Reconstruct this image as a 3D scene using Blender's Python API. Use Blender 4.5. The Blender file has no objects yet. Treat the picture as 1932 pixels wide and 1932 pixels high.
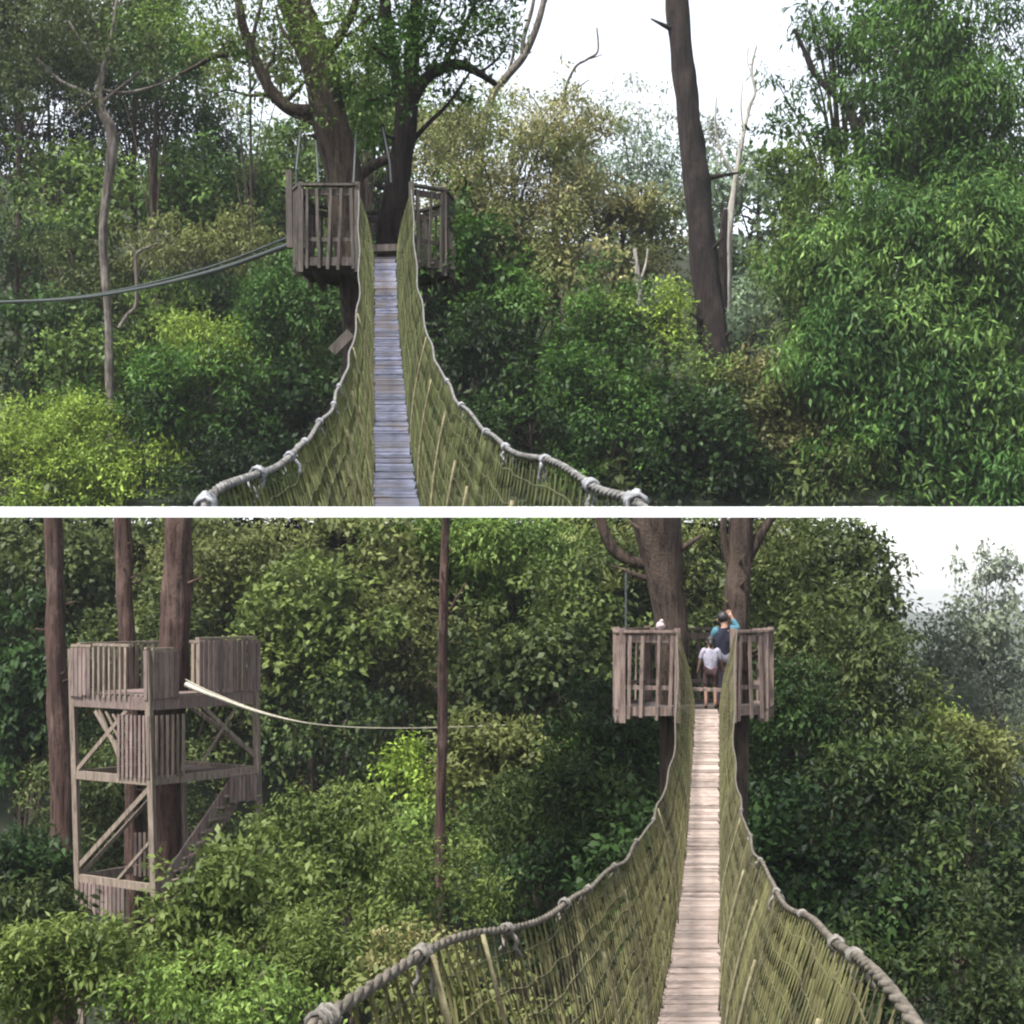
import bpy, bmesh, math, random
import numpy as np
from mathutils import Vector, Matrix, noise

R = math.radians
scene = bpy.context.scene
col = scene.collection
F = 3000.0            # focal length in units of a 1932-wide picture
VH = 1120.0           # row of the true horizon
CZ = 14.0             # eye height above the valley floor
KU = (VH - 956) / F   # the upper hillside ends above this slope
KL = (VH - 976) / F   # the valley forest ends below this slope

def P(u, v, d):
    return Vector(((u - 966) / F * d, d, CZ + (VH - v) / F * d))

# ------------------------------------------------------------------ camera / light
cam = bpy.data.cameras.new('camera')
cam.sensor_width = 36; cam.lens = F / 1932 * 36
cam.shift_y = (VH - 966) / 1932
cam.clip_end = 6000; cam.clip_start = 0.05
co = bpy.data.objects.new('camera', cam); col.objects.link(co)
co.location = (0, 0, CZ); co.rotation_euler = (R(90), 0, 0)
scene.camera = co

SUN_EL, SUN_AZ = R(62), R(228)     # azimuth from +Y clockwise
w = bpy.data.worlds.new('World'); scene.world = w; w.use_nodes = True
nt = w.node_tree; nt.nodes.clear()
sky = nt.nodes.new('ShaderNodeTexSky'); sky.sky_type = 'NISHITA'; sky.sun_disc = False
sky.sun_elevation = SUN_EL; sky.sun_rotation = SUN_AZ
sky.air_density = 1.0; sky.dust_density = 1.5; sky.ozone_density = 1.0
hs = nt.nodes.new('ShaderNodeHueSaturation'); hs.inputs['Saturation'].default_value = 0.30
bg = nt.nodes.new('ShaderNodeBackground'); bg.inputs[1].default_value = 0.07
wo = nt.nodes.new('ShaderNodeOutputWorld')
nt.links.new(sky.outputs[0], hs.inputs['Color']); nt.links.new(hs.outputs[0], bg.inputs[0]); nt.links.new(bg.outputs[0], wo.inputs[0])
sl = bpy.data.lights.new('sun', 'SUN'); sl.energy = 2.5; sl.angle = R(8); sl.color = (1, .97, .92)
so = bpy.data.objects.new('sun', sl); col.objects.link(so)
sd = Vector((math.sin(SUN_AZ) * math.cos(SUN_EL), math.cos(SUN_AZ) * math.cos(SUN_EL), math.sin(SUN_EL)))
so.rotation_euler = sd.to_track_quat('Z', 'Y').to_euler(); so.location = (0, 0, 60)
scene.view_settings.view_transform = 'Standard'; scene.view_settings.look = 'None'
scene.view_settings.exposure = 2.5
scene.render.engine = 'CYCLES'
scene.cycles.max_bounces = 6; scene.cycles.diffuse_bounces = 3; scene.cycles.transmission_bounces = 3; scene.cycles.glossy_bounces = 2
scene.cycles.volume_bounces = 0
scene.cycles.filter_width = 2.2

# ------------------------------------------------------------------ materials
def newmat(name):
    m = bpy.data.materials.new(name); m.use_nodes = True
    n = m.node_tree.nodes; n.clear()
    return m, n, m.node_tree.links

def leaf_mat(name, a, b, c, trans=.35, nscale=.35):
    """a..b by leaf, drifting towards c in patches."""
    m, n, l = newmat(name)
    at = n.new('ShaderNodeAttribute'); at.attribute_name = 'leaf_tone'
    mx = n.new('ShaderNodeMix'); mx.data_type = 'RGBA'
    mx.inputs[6].default_value = (*a, 1); mx.inputs[7].default_value = (*b, 1)  # wide range: leaf highlights and deep shade are put into the colour
    l.new(at.outputs['Fac'], mx.inputs[0])
    g = n.new('ShaderNodeNewGeometry')
    no = n.new('ShaderNodeTexNoise'); no.inputs['Scale'].default_value = nscale; no.inputs['Detail'].default_value = 3
    l.new(g.outputs['Position'], no.inputs['Vector'])
    rp = n.new('ShaderNodeMapRange'); rp.inputs[1].default_value = .45; rp.inputs[2].default_value = .68
    rp.inputs[3].default_value = 0; rp.inputs[4].default_value = .8
    l.new(no.outputs['Fac'], rp.inputs[0])
    m2 = n.new('ShaderNodeMix'); m2.data_type = 'RGBA'; m2.inputs[7].default_value = (*c, 1)
    l.new(rp.outputs[0], m2.inputs[0]); l.new(mx.outputs[2], m2.inputs[6])
    pb = n.new('ShaderNodeBsdfPrincipled'); pb.inputs['Roughness'].default_value = .55
    pb.inputs['Specular IOR Level'].default_value = .16
    tr = n.new('ShaderNodeBsdfTranslucent')
    l.new(m2.outputs[2], pb.inputs['Base Color']); l.new(m2.outputs[2], tr.inputs['Color'])
    ms = n.new('ShaderNodeMixShader'); ms.inputs[0].default_value = trans
    o = n.new('ShaderNodeOutputMaterial')
    l.new(pb.outputs[0], ms.inputs[1]); l.new(tr.outputs[0], ms.inputs[2]); l.new(ms.outputs[0], o.inputs[0])
    return m

def noise_mat(name, a, b, scale=(1, 1, 1), ns=6, rough=.85, bump=.4, spec=.3, detail=6, lo=.35, hi=.68, c=None, dist=.02):
    m, n, l = newmat(name)
    tc = n.new('ShaderNodeTexCoord'); mp = n.new('ShaderNodeMapping'); mp.inputs['Scale'].default_value = scale
    l.new(tc.outputs['Object'], mp.inputs[0])
    no = n.new('ShaderNodeTexNoise'); no.inputs['Scale'].default_value = ns; no.inputs['Detail'].default_value = detail
    no.inputs['Roughness'].default_value = .65
    l.new(mp.outputs[0], no.inputs['Vector'])
    cr = n.new('ShaderNodeValToRGB'); e = cr.color_ramp.elements
    e[0].position = lo; e[0].color = (*a, 1); e[1].position = hi; e[1].color = (*b, 1)
    l.new(no.outputs['Fac'], cr.inputs[0])
    out = cr.outputs[0]
    if c:
        n2 = n.new('ShaderNodeTexNoise'); n2.inputs['Scale'].default_value = ns * .22; n2.inputs['Detail'].default_value = 4
        l.new(tc.outputs['Object'], n2.inputs['Vector'])
        r2 = n.new('ShaderNodeMapRange'); r2.inputs[1].default_value = .48; r2.inputs[2].default_value = .66
        l.new(n2.outputs['Fac'], r2.inputs[0])
        mx = n.new('ShaderNodeMix'); mx.data_type = 'RGBA'; mx.inputs[7].default_value = (*c, 1)
        l.new(r2.outputs[0], mx.inputs[0]); l.new(out, mx.inputs[6]); out = mx.outputs[2]
    if name.startswith(('timber', 'plank', 'net')):       # every board or cord weathers differently
        ge = n.new('ShaderNodeNewGeometry'); vr = n.new('ShaderNodeMapRange'); vr.inputs[3].default_value = .62; vr.inputs[4].default_value = 1.28
        l.new(ge.outputs['Random Per Island'], vr.inputs[0]); hv = n.new('ShaderNodeHueSaturation')
        l.new(vr.outputs[0], hv.inputs['Value']); l.new(out, hv.inputs['Color']); out = hv.outputs[0]
    pb = n.new('ShaderNodeBsdfPrincipled'); pb.inputs['Roughness'].default_value = rough
    pb.inputs['Specular IOR Level'].default_value = spec
    l.new(out, pb.inputs['Base Color'])
    if bump:
        bp = n.new('ShaderNodeBump'); bp.inputs['Strength'].default_value = bump; bp.inputs['Distance'].default_value = dist
        l.new(no.outputs['Fac'], bp.inputs['Height']); l.new(bp.outputs[0], pb.inputs['Normal'])
    o = n.new('ShaderNodeOutputMaterial'); l.new(pb.outputs[0], o.inputs[0])
    return m

LM = {
 'dark':   leaf_mat('leaf_dark',   (.003, .009, .002), (.036, .074, .016), (.007, .022, .005)),  # near black: the shade of the hollows is painted into these leaves
 'deep':   leaf_mat('leaf_deep',   (.006, .021, .004), (.080, .165, .026), (.030, .070, .014)),
 'mid':    leaf_mat('leaf_mid',    (.022, .050, .009), (.150, .225, .048), (.100, .150, .034)),
 'bright': leaf_mat('leaf_bright', (.008, .032, .006), (.165, .270, .062), (.050, .120, .026)),
 'lime':   leaf_mat('leaf_lime',   (.060, .105, .012), (.270, .370, .060), (.160, .230, .032)),
 'gold':   leaf_mat('leaf_gold',   (.052, .058, .016), (.340, .320, .150), (.100, .145, .036), nscale=.7),
 'olive':  leaf_mat('leaf_olive',  (.034, .046, .012), (.165, .185, .060), (.105, .115, .036)),
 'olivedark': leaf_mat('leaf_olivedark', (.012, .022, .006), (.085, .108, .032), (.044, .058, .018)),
 'grass':  leaf_mat('leaf_grass',  (.026, .044, .009), (.130, .168, .042), (.072, .096, .024)),
 'pale':   leaf_mat('leaf_haze_pale',   (.130, .155, .110), (.300, .330, .260), (.190, .200, .150)),  # paleness of distant haze is put into the leaf colour
 'bluegreen': leaf_mat('leaf_haze_blue', (.045, .075, .042), (.160, .220, .125), (.090, .130, .080)),  # bluish fade of misty distance tinted into the leaves
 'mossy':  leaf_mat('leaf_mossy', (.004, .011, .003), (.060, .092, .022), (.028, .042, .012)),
 'greygreen': leaf_mat('leaf_mist_green', (.065, .085, .055), (.190, .215, .145), (.110, .130, .085)),  # mist over the far valley trees is mixed into this green
 'rust':   leaf_mat('leaf_rust',   (.050, .052, .014), (.230, .215, .090), (.075, .105, .026)),
}
def bark_mat(name, deep, mid, high, sc=1.0):
    m, n, l = newmat(name)
    tc = n.new('ShaderNodeTexCoord')
    def nz(scale, s_, det, dist=0):
        mp = n.new('ShaderNodeMapping'); mp.inputs['Scale'].default_value = scale; l.new(tc.outputs['Object'], mp.inputs[0])
        t = n.new('ShaderNodeTexNoise'); t.inputs['Scale'].default_value = s_; t.inputs['Detail'].default_value = det; t.inputs['Distortion'].default_value = dist
        t.inputs['Roughness'].default_value = .7; l.new(mp.outputs[0], t.inputs['Vector']); return t.outputs['Fac']
    fis = nz((1, 1, .07), 16 * sc, 6, .4); pat = nz((1, 1, .5), 2.2, 5); fine = nz((1, 1, .5), 40, 3)
    cr = n.new('ShaderNodeValToRGB'); e = cr.color_ramp.elements
    e[0].position = .38; e[0].color = (*deep, 1); e[1].position = .56; e[1].color = (*mid, 1)
    l.new(fis, cr.inputs[0])
    mr = n.new('ShaderNodeMapRange'); mr.inputs[1].default_value = .50; mr.inputs[2].default_value = .62; mr.inputs[4].default_value = .75; l.new(pat, mr.inputs[0])
    mu = n.new('ShaderNodeMath'); mu.operation = 'MULTIPLY'; l.new(mr.outputs[0], mu.inputs[0]); l.new(fis, mu.inputs[1])
    mu2 = n.new('ShaderNodeMath'); mu2.operation = 'MULTIPLY'; mu2.inputs[1].default_value = 1.6; l.new(mu.outputs[0], mu2.inputs[0])
    mx = n.new('ShaderNodeMix'); mx.data_type = 'RGBA'; mx.inputs[7].default_value = (*high, 1); l.new(mu2.outputs[0], mx.inputs[0]); l.new(cr.outputs[0], mx.inputs[6])
    pb = n.new('ShaderNodeBsdfPrincipled'); pb.inputs['Roughness'].default_value = .9; pb.inputs['Specular IOR Level'].default_value = .2; l.new(mx.outputs[2], pb.inputs['Base Color'])
    ad = n.new('ShaderNodeMath'); ad.operation = 'ADD'; l.new(fis, ad.inputs[0]); l.new(fine, ad.inputs[1])
    bp = n.new('ShaderNodeBump'); bp.inputs['Strength'].default_value = .9; bp.inputs['Distance'].default_value = .05; l.new(ad.outputs[0], bp.inputs['Height']); l.new(bp.outputs[0], pb.inputs['Normal'])
    o = n.new('ShaderNodeOutputMaterial'); l.new(pb.outputs[0], o.inputs[0]); return m
BARK_RED = bark_mat('bark_red', (.007, .0045, .004), (.062, .034, .027), (.125, .082, .068))
BARK_BROWN = bark_mat('bark_brown', (.005, .004, .003), (.050, .033, .026), (.082, .060, .046))
BARK_UMBER = bark_mat('bark_umber', (.004, .003, .0025), (.042, .029, .023), (.080, .066, .044))
BARK_DARK = bark_mat('bark_dark', (.002, .0015, .0012), (.017, .011, .010), (.034, .025, .021))
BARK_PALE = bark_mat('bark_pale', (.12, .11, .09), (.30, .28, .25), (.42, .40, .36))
BARK_GREY = bark_mat('bark_grey', (.018, .015, .012), (.100, .085, .072), (.190, .170, .150))
WOOD_U = noise_mat('timber_weathered', (.014, .011, .009), (.095, .075, .065), (1, 1, .1), 22, rough=.8, c=(.045, .042, .032))
WOOD_UD = noise_mat('timber_dark', (.016, .013, .012), (.060, .048, .044), (1, 1, .2), 20, rough=.7)  # darker timber shared by platform decks and joists
WOOD_L = noise_mat('timber_pinkish', (.050, .034, .030), (.205, .148, .125), (1, 1, .1), 22, rough=.8, c=(.145, .110, .094))
WOOD_T = noise_mat('timber_tower', (.055, .042, .032), (.200, .158, .125), (1, 1, .1), 20, rough=.85, c=(.13, .102, .080))
WOOD_TP = noise_mat('timber_panel', (.050, .034, .030), (.165, .118, .106), (1, 1, .1), 20, rough=.85, c=(.105, .084, .072))
PLANK_U = noise_mat('plank_wet_grey_sheen', (.032, .034, .048), (.105, .110, .160), (1, 1, 1), 9, rough=.42, spec=.5, c=(.065, .055, .056))  # wet grey wood, with the blue sky sheen painted into its colour
PLANK_L = noise_mat('plank_bleached', (.125, .094, .078), (.240, .188, .160), (1, 1, 1), 9, rough=.75, c=(.185, .148, .126))
NET_U = noise_mat('net_olive', (.016, .020, .007), (.120, .126, .046), (1, 1, .25), 5, rough=.9, bump=0, c=(.075, .088, .030))
NET_L = noise_mat('net_khaki', (.020, .019, .008), (.125, .112, .050), (1, 1, .25), 5, rough=.9, bump=0, c=(.10, .094, .036))
ROPE_U = noise_mat('rope_grey', (.028, .026, .024), (.15, .145, .14), (1, 1, 1), 25, rough=.9)
ROPE_L = noise_mat('rope_tan', (.026, .022, .016), (.115, .098, .078), (1, 1, 1), 25, rough=.9)
ROPE_Y = noise_mat('rope_straw', (.070, .060, .030), (.185, .165, .095), (1, 1, 1), 25, rough=.9)
LASH_U = noise_mat('lashing_white', (.07, .072, .078), (.26, .265, .28), (1, 1, 1), 40, rough=.8)
LASH_L = noise_mat('lashing_grey', (.05, .046, .04), (.17, .155, .135), (1, 1, 1), 40, rough=.8)
CABLE = noise_mat('cable_dark', (.008, .012, .012), (.030, .038, .036), (1, 1, 1), 20, rough=.6)
CABLE_P = noise_mat('cable_pale', (.24, .215, .17), (.42, .385, .31), (1, 1, 1), 20, rough=.8)
GROUND = noise_mat('leaf_litter', (.006, .010, .004), (.022, .026, .012), (1, 1, 1), .5, rough=1, bump=.6, c=(.010, .020, .007), dist=.2)
CLOTH_NAVY = noise_mat('cloth_navy', (.004, .005, .012), (.010, .011, .022), ns=30, rough=.9)
CLOTH_TEAL = noise_mat('cloth_teal', (.022, .075, .105), (.045, .120, .155), ns=30, rough=.9)
CLOTH_LAV = noise_mat('cloth_lavender', (.095, .090, .120), (.150, .140, .180), ns=30, rough=.9)
CLOTH_PALE = noise_mat('cloth_pale', (.15, .145, .18), (.24, .23, .27), ns=30, rough=.9)
CLOTH_DARK = noise_mat('cloth_dark', (.018, .010, .010), (.045, .022, .022), ns=30, rough=.9)
CLOTH_WHITE = noise_mat('cloth_white', (.22, .175, .18), (.34, .28, .285), ns=20, rough=.9)
SKIN = noise_mat('skin', (.17, .095, .066), (.24, .14, .10), ns=15, rough=.6, bump=0)
HAIR = noise_mat('hair_black', (.006, .005, .006), (.022, .018, .018), ns=60, rough=.5)

# ------------------------------------------------------------------ object helpers
def tag(o, label=None, cat=None, group=None, kind=None):
    if label: o['label'] = label
    if cat: o['category'] = cat
    if group: o['group'] = group
    if kind: o['kind'] = kind
    return o

def empty(name, loc, label, cat, group=None):
    o = bpy.data.objects.new(name, None); o.location = loc; o.empty_display_size = .3
    col.objects.link(o)
    return tag(o, label, cat, group)

CLIP = {'U': (KU, 1), 'L': (KL, -1)}
class MB:
    """collects shapes and builds them as one mesh."""
    def __init__(s): s.v = []; s.f = []; s.smooth = False
    def add(s, vs, fs):
        b = len(s.v); s.v += [tuple(x) for x in vs]; s.f += [tuple(i + b for i in f) for f in fs]
    def beam(s, p0, p1, w_, h_, up=Vector((0, 0, 1)), roll=0):
        p0 = Vector(p0); p1 = Vector(p1); d = (p1 - p0).normalized()
        if abs(d.dot(up)) > .95: up = Vector((0, 1, 0))
        x = d.cross(up).normalized(); y = x.cross(d).normalized()
        if roll: q = Matrix.Rotation(roll, 3, d); x = q @ x; y = q @ y
        x *= w_ / 2; y *= h_ / 2
        c = [p - x - y if i == 0 else p + x - y if i == 1 else p + x + y if i == 2 else p - x + y for p in (p0, p1) for i in range(4)]
        s.add(c, [(3, 2, 1, 0), (4, 5, 6, 7), (0, 1, 5, 4), (1, 2, 6, 5), (2, 3, 7, 6), (3, 0, 4, 7)])
    def tube(s, pts, rad, n=8, wob=0, seed=0, cap=True):
        pts = [Vector(p) for p in pts]; m = len(pts)
        if not hasattr(rad, '__len__'): rad = [rad] * m
        vs = []; ref = None
        for i, p in enumerate(pts):
            t = (pts[min(i + 1, m - 1)] - pts[max(i - 1, 0)])
            t = t.normalized() if t.length > 1e-9 else Vector((0, 0, 1))
            if ref is None:
                ref = Vector((1, 0, 0)) if abs(t.x) < .8 else Vector((0, 1, 0))
            a = (ref - t * ref.dot(t)).normalized(); ref = a; b = t.cross(a)
            for k in range(n):
                an = 2 * math.pi * k / n
                dr = a * math.cos(an) + b * math.sin(an); r = rad[i]
                if wob: r *= 1 + wob * (noise.noise(Vector((dr.x * 1.7 + seed * 7.3, dr.y * 1.7 + seed, p.z * .9))) + .55 * noise.noise(Vector((dr.x * 5 + seed, dr.y * 5, p.z * .7))))
                vs.append(p + dr * r)
        fs = [(i * n + k, i * n + (k + 1) % n, (i + 1) * n + (k + 1) % n, (i + 1) * n + k) for i in range(m - 1) for k in range(n)]
        if cap:
            fs.append(tuple(range(n - 1, -1, -1))); fs.append(tuple(range((m - 1) * n, m * n)))
        s.add(vs, fs)
    def ball(s, c, r, seed=0, wob=.2, nu=9, nv=6, sc=(1, 1, 1)):
        c = Vector(c); vs = []
        for j in range(nv + 1):
            th = math.pi * j / nv
            for i in range(nu):
                ph = 2 * math.pi * i / nu
                d = Vector((math.sin(th) * math.cos(ph), math.sin(th) * math.sin(ph), math.cos(th)))
                k = r * (1 + wob * noise.noise(d * 1.6 + Vector((seed * 3.1, seed, 0))))
                vs.append(c + Vector((d.x * sc[0], d.y * sc[1], d.z * sc[2])) * k)
        s.add(vs, [(j * nu + i, (j + 1) * nu + i, (j + 1) * nu + (i + 1) % nu, j * nu + (i + 1) % nu) for j in range(nv) for i in range(nu)])
    def build(s, name, mat, parent=None, clip=None, smooth=False):
        me = bpy.data.meshes.new(name)
        org = Vector(parent_org(parent)) if parent else Vector((0, 0, 0))
        me.from_pydata([(x - org.x, y - org.y, z - org.z) for x, y, z in s.v], [], s.f)
        if clip:
            k, sg = CLIP[clip]
            bm = bmesh.new(); bm.from_mesh(me)
            bmesh.ops.bisect_plane(bm, geom=bm.verts[:] + bm.edges[:] + bm.faces[:], dist=1e-5,
                                   plane_co=Vector((0, 0, CZ)) - org, plane_no=Vector((0, -k, 1)), clear_inner=sg > 0, clear_outer=sg < 0)
            bm.to_mesh(me); bm.free()
            if not me.vertices: bpy.data.meshes.remove(me); return None
        me.update()
        if smooth:
            me.polygons.foreach_set('use_smooth', [True] * len(me.polygons))
        me.materials.append(mat)
        o = bpy.data.objects.new(name, me); col.objects.link(o)
        if parent: o.parent = parent
        return o

def parent_org(o):
    p = Vector((0, 0, 0))
    while o: p += o.location; o = o.parent
    return p

def resample(pts, n):
    """Catmull-Rom through pts (lists of floats/Vectors)."""
    pts = [np.array(p, float) for p in pts]; out = []; m = len(pts) - 1
    for i in range(n):
        t = i / (n - 1) * m; k = min(int(t), m - 1); f = t - k
        p0, p1, p2, p3 = pts[max(k - 1, 0)], pts[k], pts[k + 1], pts[min(k + 2, m)]
        out.append(.5 * (2 * p1 + (p2 - p0) * f + (2 * p0 - 5 * p1 + 4 * p2 - p3) * f * f + (3 * p1 - p0 - 3 * p2 + p3) * f ** 3))
    return out

# ------------------------------------------------------------------ terrain
def sst(a, b, x):
    t = np.clip((x - a) / (b - a), 0, 1); return t * t * (3 - 2 * t)
def fbm(x, y, s):
    return (np.sin(x * s + 1.3) * np.cos(y * s * 1.1 + .4) + .5 * np.sin(x * s * 2.3 + 2) * np.cos(y * s * 2.1 + 1) + .25 * np.sin(x * s * 5.1) * np.cos(y * s * 4.7))
def gz(x, y):
    x = np.asarray(x, float); y = np.asarray(y, float)
    top = CZ + KL * np.clip(y, 0, 75) * .93
    h = sst(44, 68, y) * (1 - sst(105, 170, y)) * (1 - sst(.16, .235, x / np.maximum(y, 1))) * (1 - sst(60, 110, -x))
    return np.minimum(fbm(x, y, .09) * .7 * (1 - h) + h * (top + .2 * fbm(x, y, .5) - .2), 1e9)
RU = [-400, 0, 150, 250, 350, 450, 560, 700, 900, 1100, 1290, 1350, 1420, 1500, 1700, 1932, 2400]
RV = [380, 330, 320, 330, 330, 345, 350, 400, 440, 450, 480, 520, 540, 450, 370, 330, 420]
D0, DR, DB = 50.0, 92.0, 125.0
def uz(x, y):
    """upper hillside height (z) at x,y"""
    x = np.asarray(x, float); y = np.asarray(y, float)
    u = 966 + x / np.maximum(y, 1) * F
    rv = np.interp(u, RU, RV); zr = (VH - rv) / F * DR
    z0 = KU * D0 + .15
    t = np.clip((y - D0) / (DR - D0), 0, 1)
    z = z0 + (zr - z0) * (t ** .9)
    tb = np.clip((y - DR) / (DB - DR), 0, 1)
    z = z * (1 - .45 * sst(0, 1, tb)) + .5 * fbm(x, y, .35) * t
    return CZ + np.maximum(z, KU * y + .06)

def grid_mesh(name, xs, ys, zf, mat, kind='structure'):
    X, Y = np.meshgrid(xs, ys); Z = zf(X, Y); ny, nx = X.shape
    me = bpy.data.meshes.new(name)
    q = [(j * nx + i, j * nx + i + 1, (j + 1) * nx + i + 1, (j + 1) * nx + i) for j in range(ny - 1) for i in range(nx - 1)]
    me.from_pydata(np.stack([X, Y, Z], -1).reshape(-1, 3).tolist(), [], q)
    me.polygons.foreach_set('use_smooth', [True] * len(me.polygons))
    me.materials.append(mat); o = bpy.data.objects.new(name, me); col.objects.link(o)
    o['kind'] = kind
    return o
xs = np.unique(np.concatenate([np.linspace(-60, 60, 121), np.array([-1200, -700, -400, -200, -120, -80, 80, 120, 200, 400, 700, 1200])]))
ys = np.unique(np.concatenate([np.linspace(-20, 110, 131), np.array([-1200, -400, -100, -40, 120, 135, 150, 170, 200, 300, 500, 800, 1200])]))
grid_mesh('ground', xs, ys, gz, GROUND)
# the upper hillside: a floating solid body, flat underneath, added to darken gaps between leaves
def upper_hill():
    ts = np.linspace(0, 1, 76); us = np.linspace(-400, 2400, 90); V = []; Fc = []
    dep = (DB - D0) * (1 - .82 * sst(1560, 1700, us))
    ys_ = [D0 + t * dep for t in ts]; nx = len(us); ny = len(ys_)
    for y in ys_:
        xx = (us - 966) / F * y; zz = uz(xx, y)
        V += list(zip(xx.tolist(), y.tolist(), zz.tolist()))
    nb = len(V)
    for y in ys_:
        V += [((u - 966) / F * b, b, CZ + KU * b + .02) for u, b in zip(us.tolist(), y.tolist())]
    for j in range(ny - 1):
        for i in range(nx - 1):
            a = j * nx + i; Fc.append((a, a + 1, a + nx + 1, a + nx)); Fc.append((nb + a, nb + a + nx, nb + a + nx + 1, nb + a + 1))
    for i in range(nx - 1):
        Fc.append((i, nb + i, nb + i + 1, i + 1)); a = (ny - 1) * nx + i; Fc.append((a, a + 1, nb + a + 1, nb + a))
    for j in range(ny - 1):
        a = j * nx; Fc.append((a, a + nx, nb + a + nx, nb + a)); a = j * nx + nx - 1; Fc.append((a, nb + a, nb + a + nx, a + nx))
    me = bpy.data.meshes.new('hillside'); me.from_pydata(V, [], Fc); me.materials.append(GROUND)
    o = bpy.data.objects.new('hillside', me); col.objects.link(o); o['kind'] = 'structure'
upper_hill()

# ------------------------------------------------------------------ foliage
def foliage(name, blobs, leaf, mat, parent, clip=None, cover=2.6, droop=.4, aspect=.42, seed=0, sprays=9, hollow=.45):
    """blobs: (centre Vector, (rx,ry,rz)). Leaves grow in sprays scattered through each blob."""
    g = np.random.default_rng(seed); cs = []; ax = []; bt = []
    org = np.array(parent_org(parent))
    for c, r in blobs:
        la = leaf * leaf * aspect * .62
        n = max(4, int(cover * math.pi * r[0] * r[2] / la / sprays))
        d = g.normal(size=(n, 3)); d /= np.linalg.norm(d, axis=1)[:, None]
        rad = hollow + (1 - hollow) * g.random(n) ** .6
        bump = 1 + .22 * np.sin(d[:, 0] * 4 + seed) * np.cos(d[:, 2] * 5 + seed * 2)
        p = np.array(c) + d * (rad * bump)[:, None] * np.array(r)
        cs.append(p); ax.append(d); bt.append(np.full(n, g.random()))
    if not cs: return None
    p = np.concatenate(cs); d = np.concatenate(ax); n = len(p)
    # sprays
    k = sprays
    pr = np.repeat(p, k, 0) + g.normal(size=(n * k, 3)) * leaf * np.array([.95, .95, .7])
    tone0 = np.repeat(.55 * np.concatenate(bt) + .45 * g.random(n), k)
    dirn = np.repeat(d, k, 0) * .6 + g.normal(size=(n * k, 3)) * .75
    dirn[:, 2] -= droop
    dirn /= np.linalg.norm(dirn, axis=1)[:, None] + 1e-9
    up = np.repeat(d, k, 0) * .5 + np.array([0, 0, .9]) + g.normal(size=(n * k, 3)) * .45
    sx = np.cross(dirn, up); sx /= np.linalg.norm(sx, axis=1)[:, None] + 1e-9
    nn = np.cross(sx, dirn)
    L = (leaf * (1 + .18 * math.sin(seed * 5.1)) * (.45 + 1.0 * g.random(n * k)))[:, None]; W = L * aspect * .5
    v0 = pr; v1 = pr + dirn * L * .42 - sx * W + nn * L * .07; v2 = pr + dirn * L - nn * L * .10; v3 = pr + dirn * L * .42 + sx * W + nn * L * .07
    q = np.stack([v0, v1, v2, v3], 1)
    tone = np.clip((.72 * tone0 + .28 * g.random(n * k) - .5) * 1.7 + .42 + .12 * math.sin(seed * 12.9), 0, 1)
    if clip:
        kk, sg = CLIP[clip]
        h = q[:, :, 2] - CZ - kk * q[:, :, 1]
        keep = (h.max(1) > 0) if sg > 0 else (h.min(1) < 0)
        q = q[keep]; tone = tone[keep]; h = h[keep]
        fix = np.minimum(h, 0) if sg > 0 else np.maximum(h, 0)
        q[:, :, 2] -= fix
    m = len(q)
    if m == 0: return None
    me = bpy.data.meshes.new(name)
    me.vertices.add(m * 4); me.loops.add(m * 4); me.polygons.add(m)
    me.vertices.foreach_set('co', (q.reshape(-1, 3) - org).astype(np.float32).ravel())
    me.loops.foreach_set('vertex_index', np.arange(m * 4, dtype=np.int32))
    me.polygons.foreach_set('loop_start', np.arange(0, m * 4, 4, dtype=np.int32))
    me.update(calc_edges=True)
    a = me.attributes.new('leaf_tone', 'FLOAT', 'FACE'); a.data.foreach_set('value', tone.astype(np.float32))
    me.materials.append(mat)
    o = bpy.data.objects.new(name, me); col.objects.link(o); o.parent = parent
    return o

def px(d): return d / F
def blobs_in(u, v, ru, rv, d, n, seed, frac=.42, depth=.8, skin=.75):
    rn = random.Random(seed); out = []; s = px(d)
    n = int(n * 2.1); frac *= .70
    for i in range(n):
        a = rn.random() * 2 * math.pi; q = rn.random() ** .42 * skin * 1.1
        f = frac * (.5 + 1.0 * rn.random() ** 1.5)
        uu = u + ru * q * math.cos(a); vv = v + rv * q * math.sin(a)
        dd = d + rn.uniform(-1, 1) * ru * s * depth * .6
        r = min(ru, rv) * f * s + .12 * (ru + rv) * s * f
        out.append((P(uu, vv, dd), (r * rn.uniform(.85, 1.5), r * depth * 1.1, r * rn.uniform(.7, 1.15))))
    for i in range(int(n * .75)):                  # loose outer sprays that break the outline
        a = rn.random() * 2 * math.pi; q = rn.uniform(.85, 1.28)
        r = min(ru, rv) * rn.uniform(.10, .22) * s
        out.append((P(u + ru * q * math.cos(a), v + rv * q * math.sin(a), d + rn.uniform(-1, 1) * ru * s * .5), (r * rn.uniform(.9, 1.8), r, r * rn.uniform(.7, 1.3))))
    return out

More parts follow.
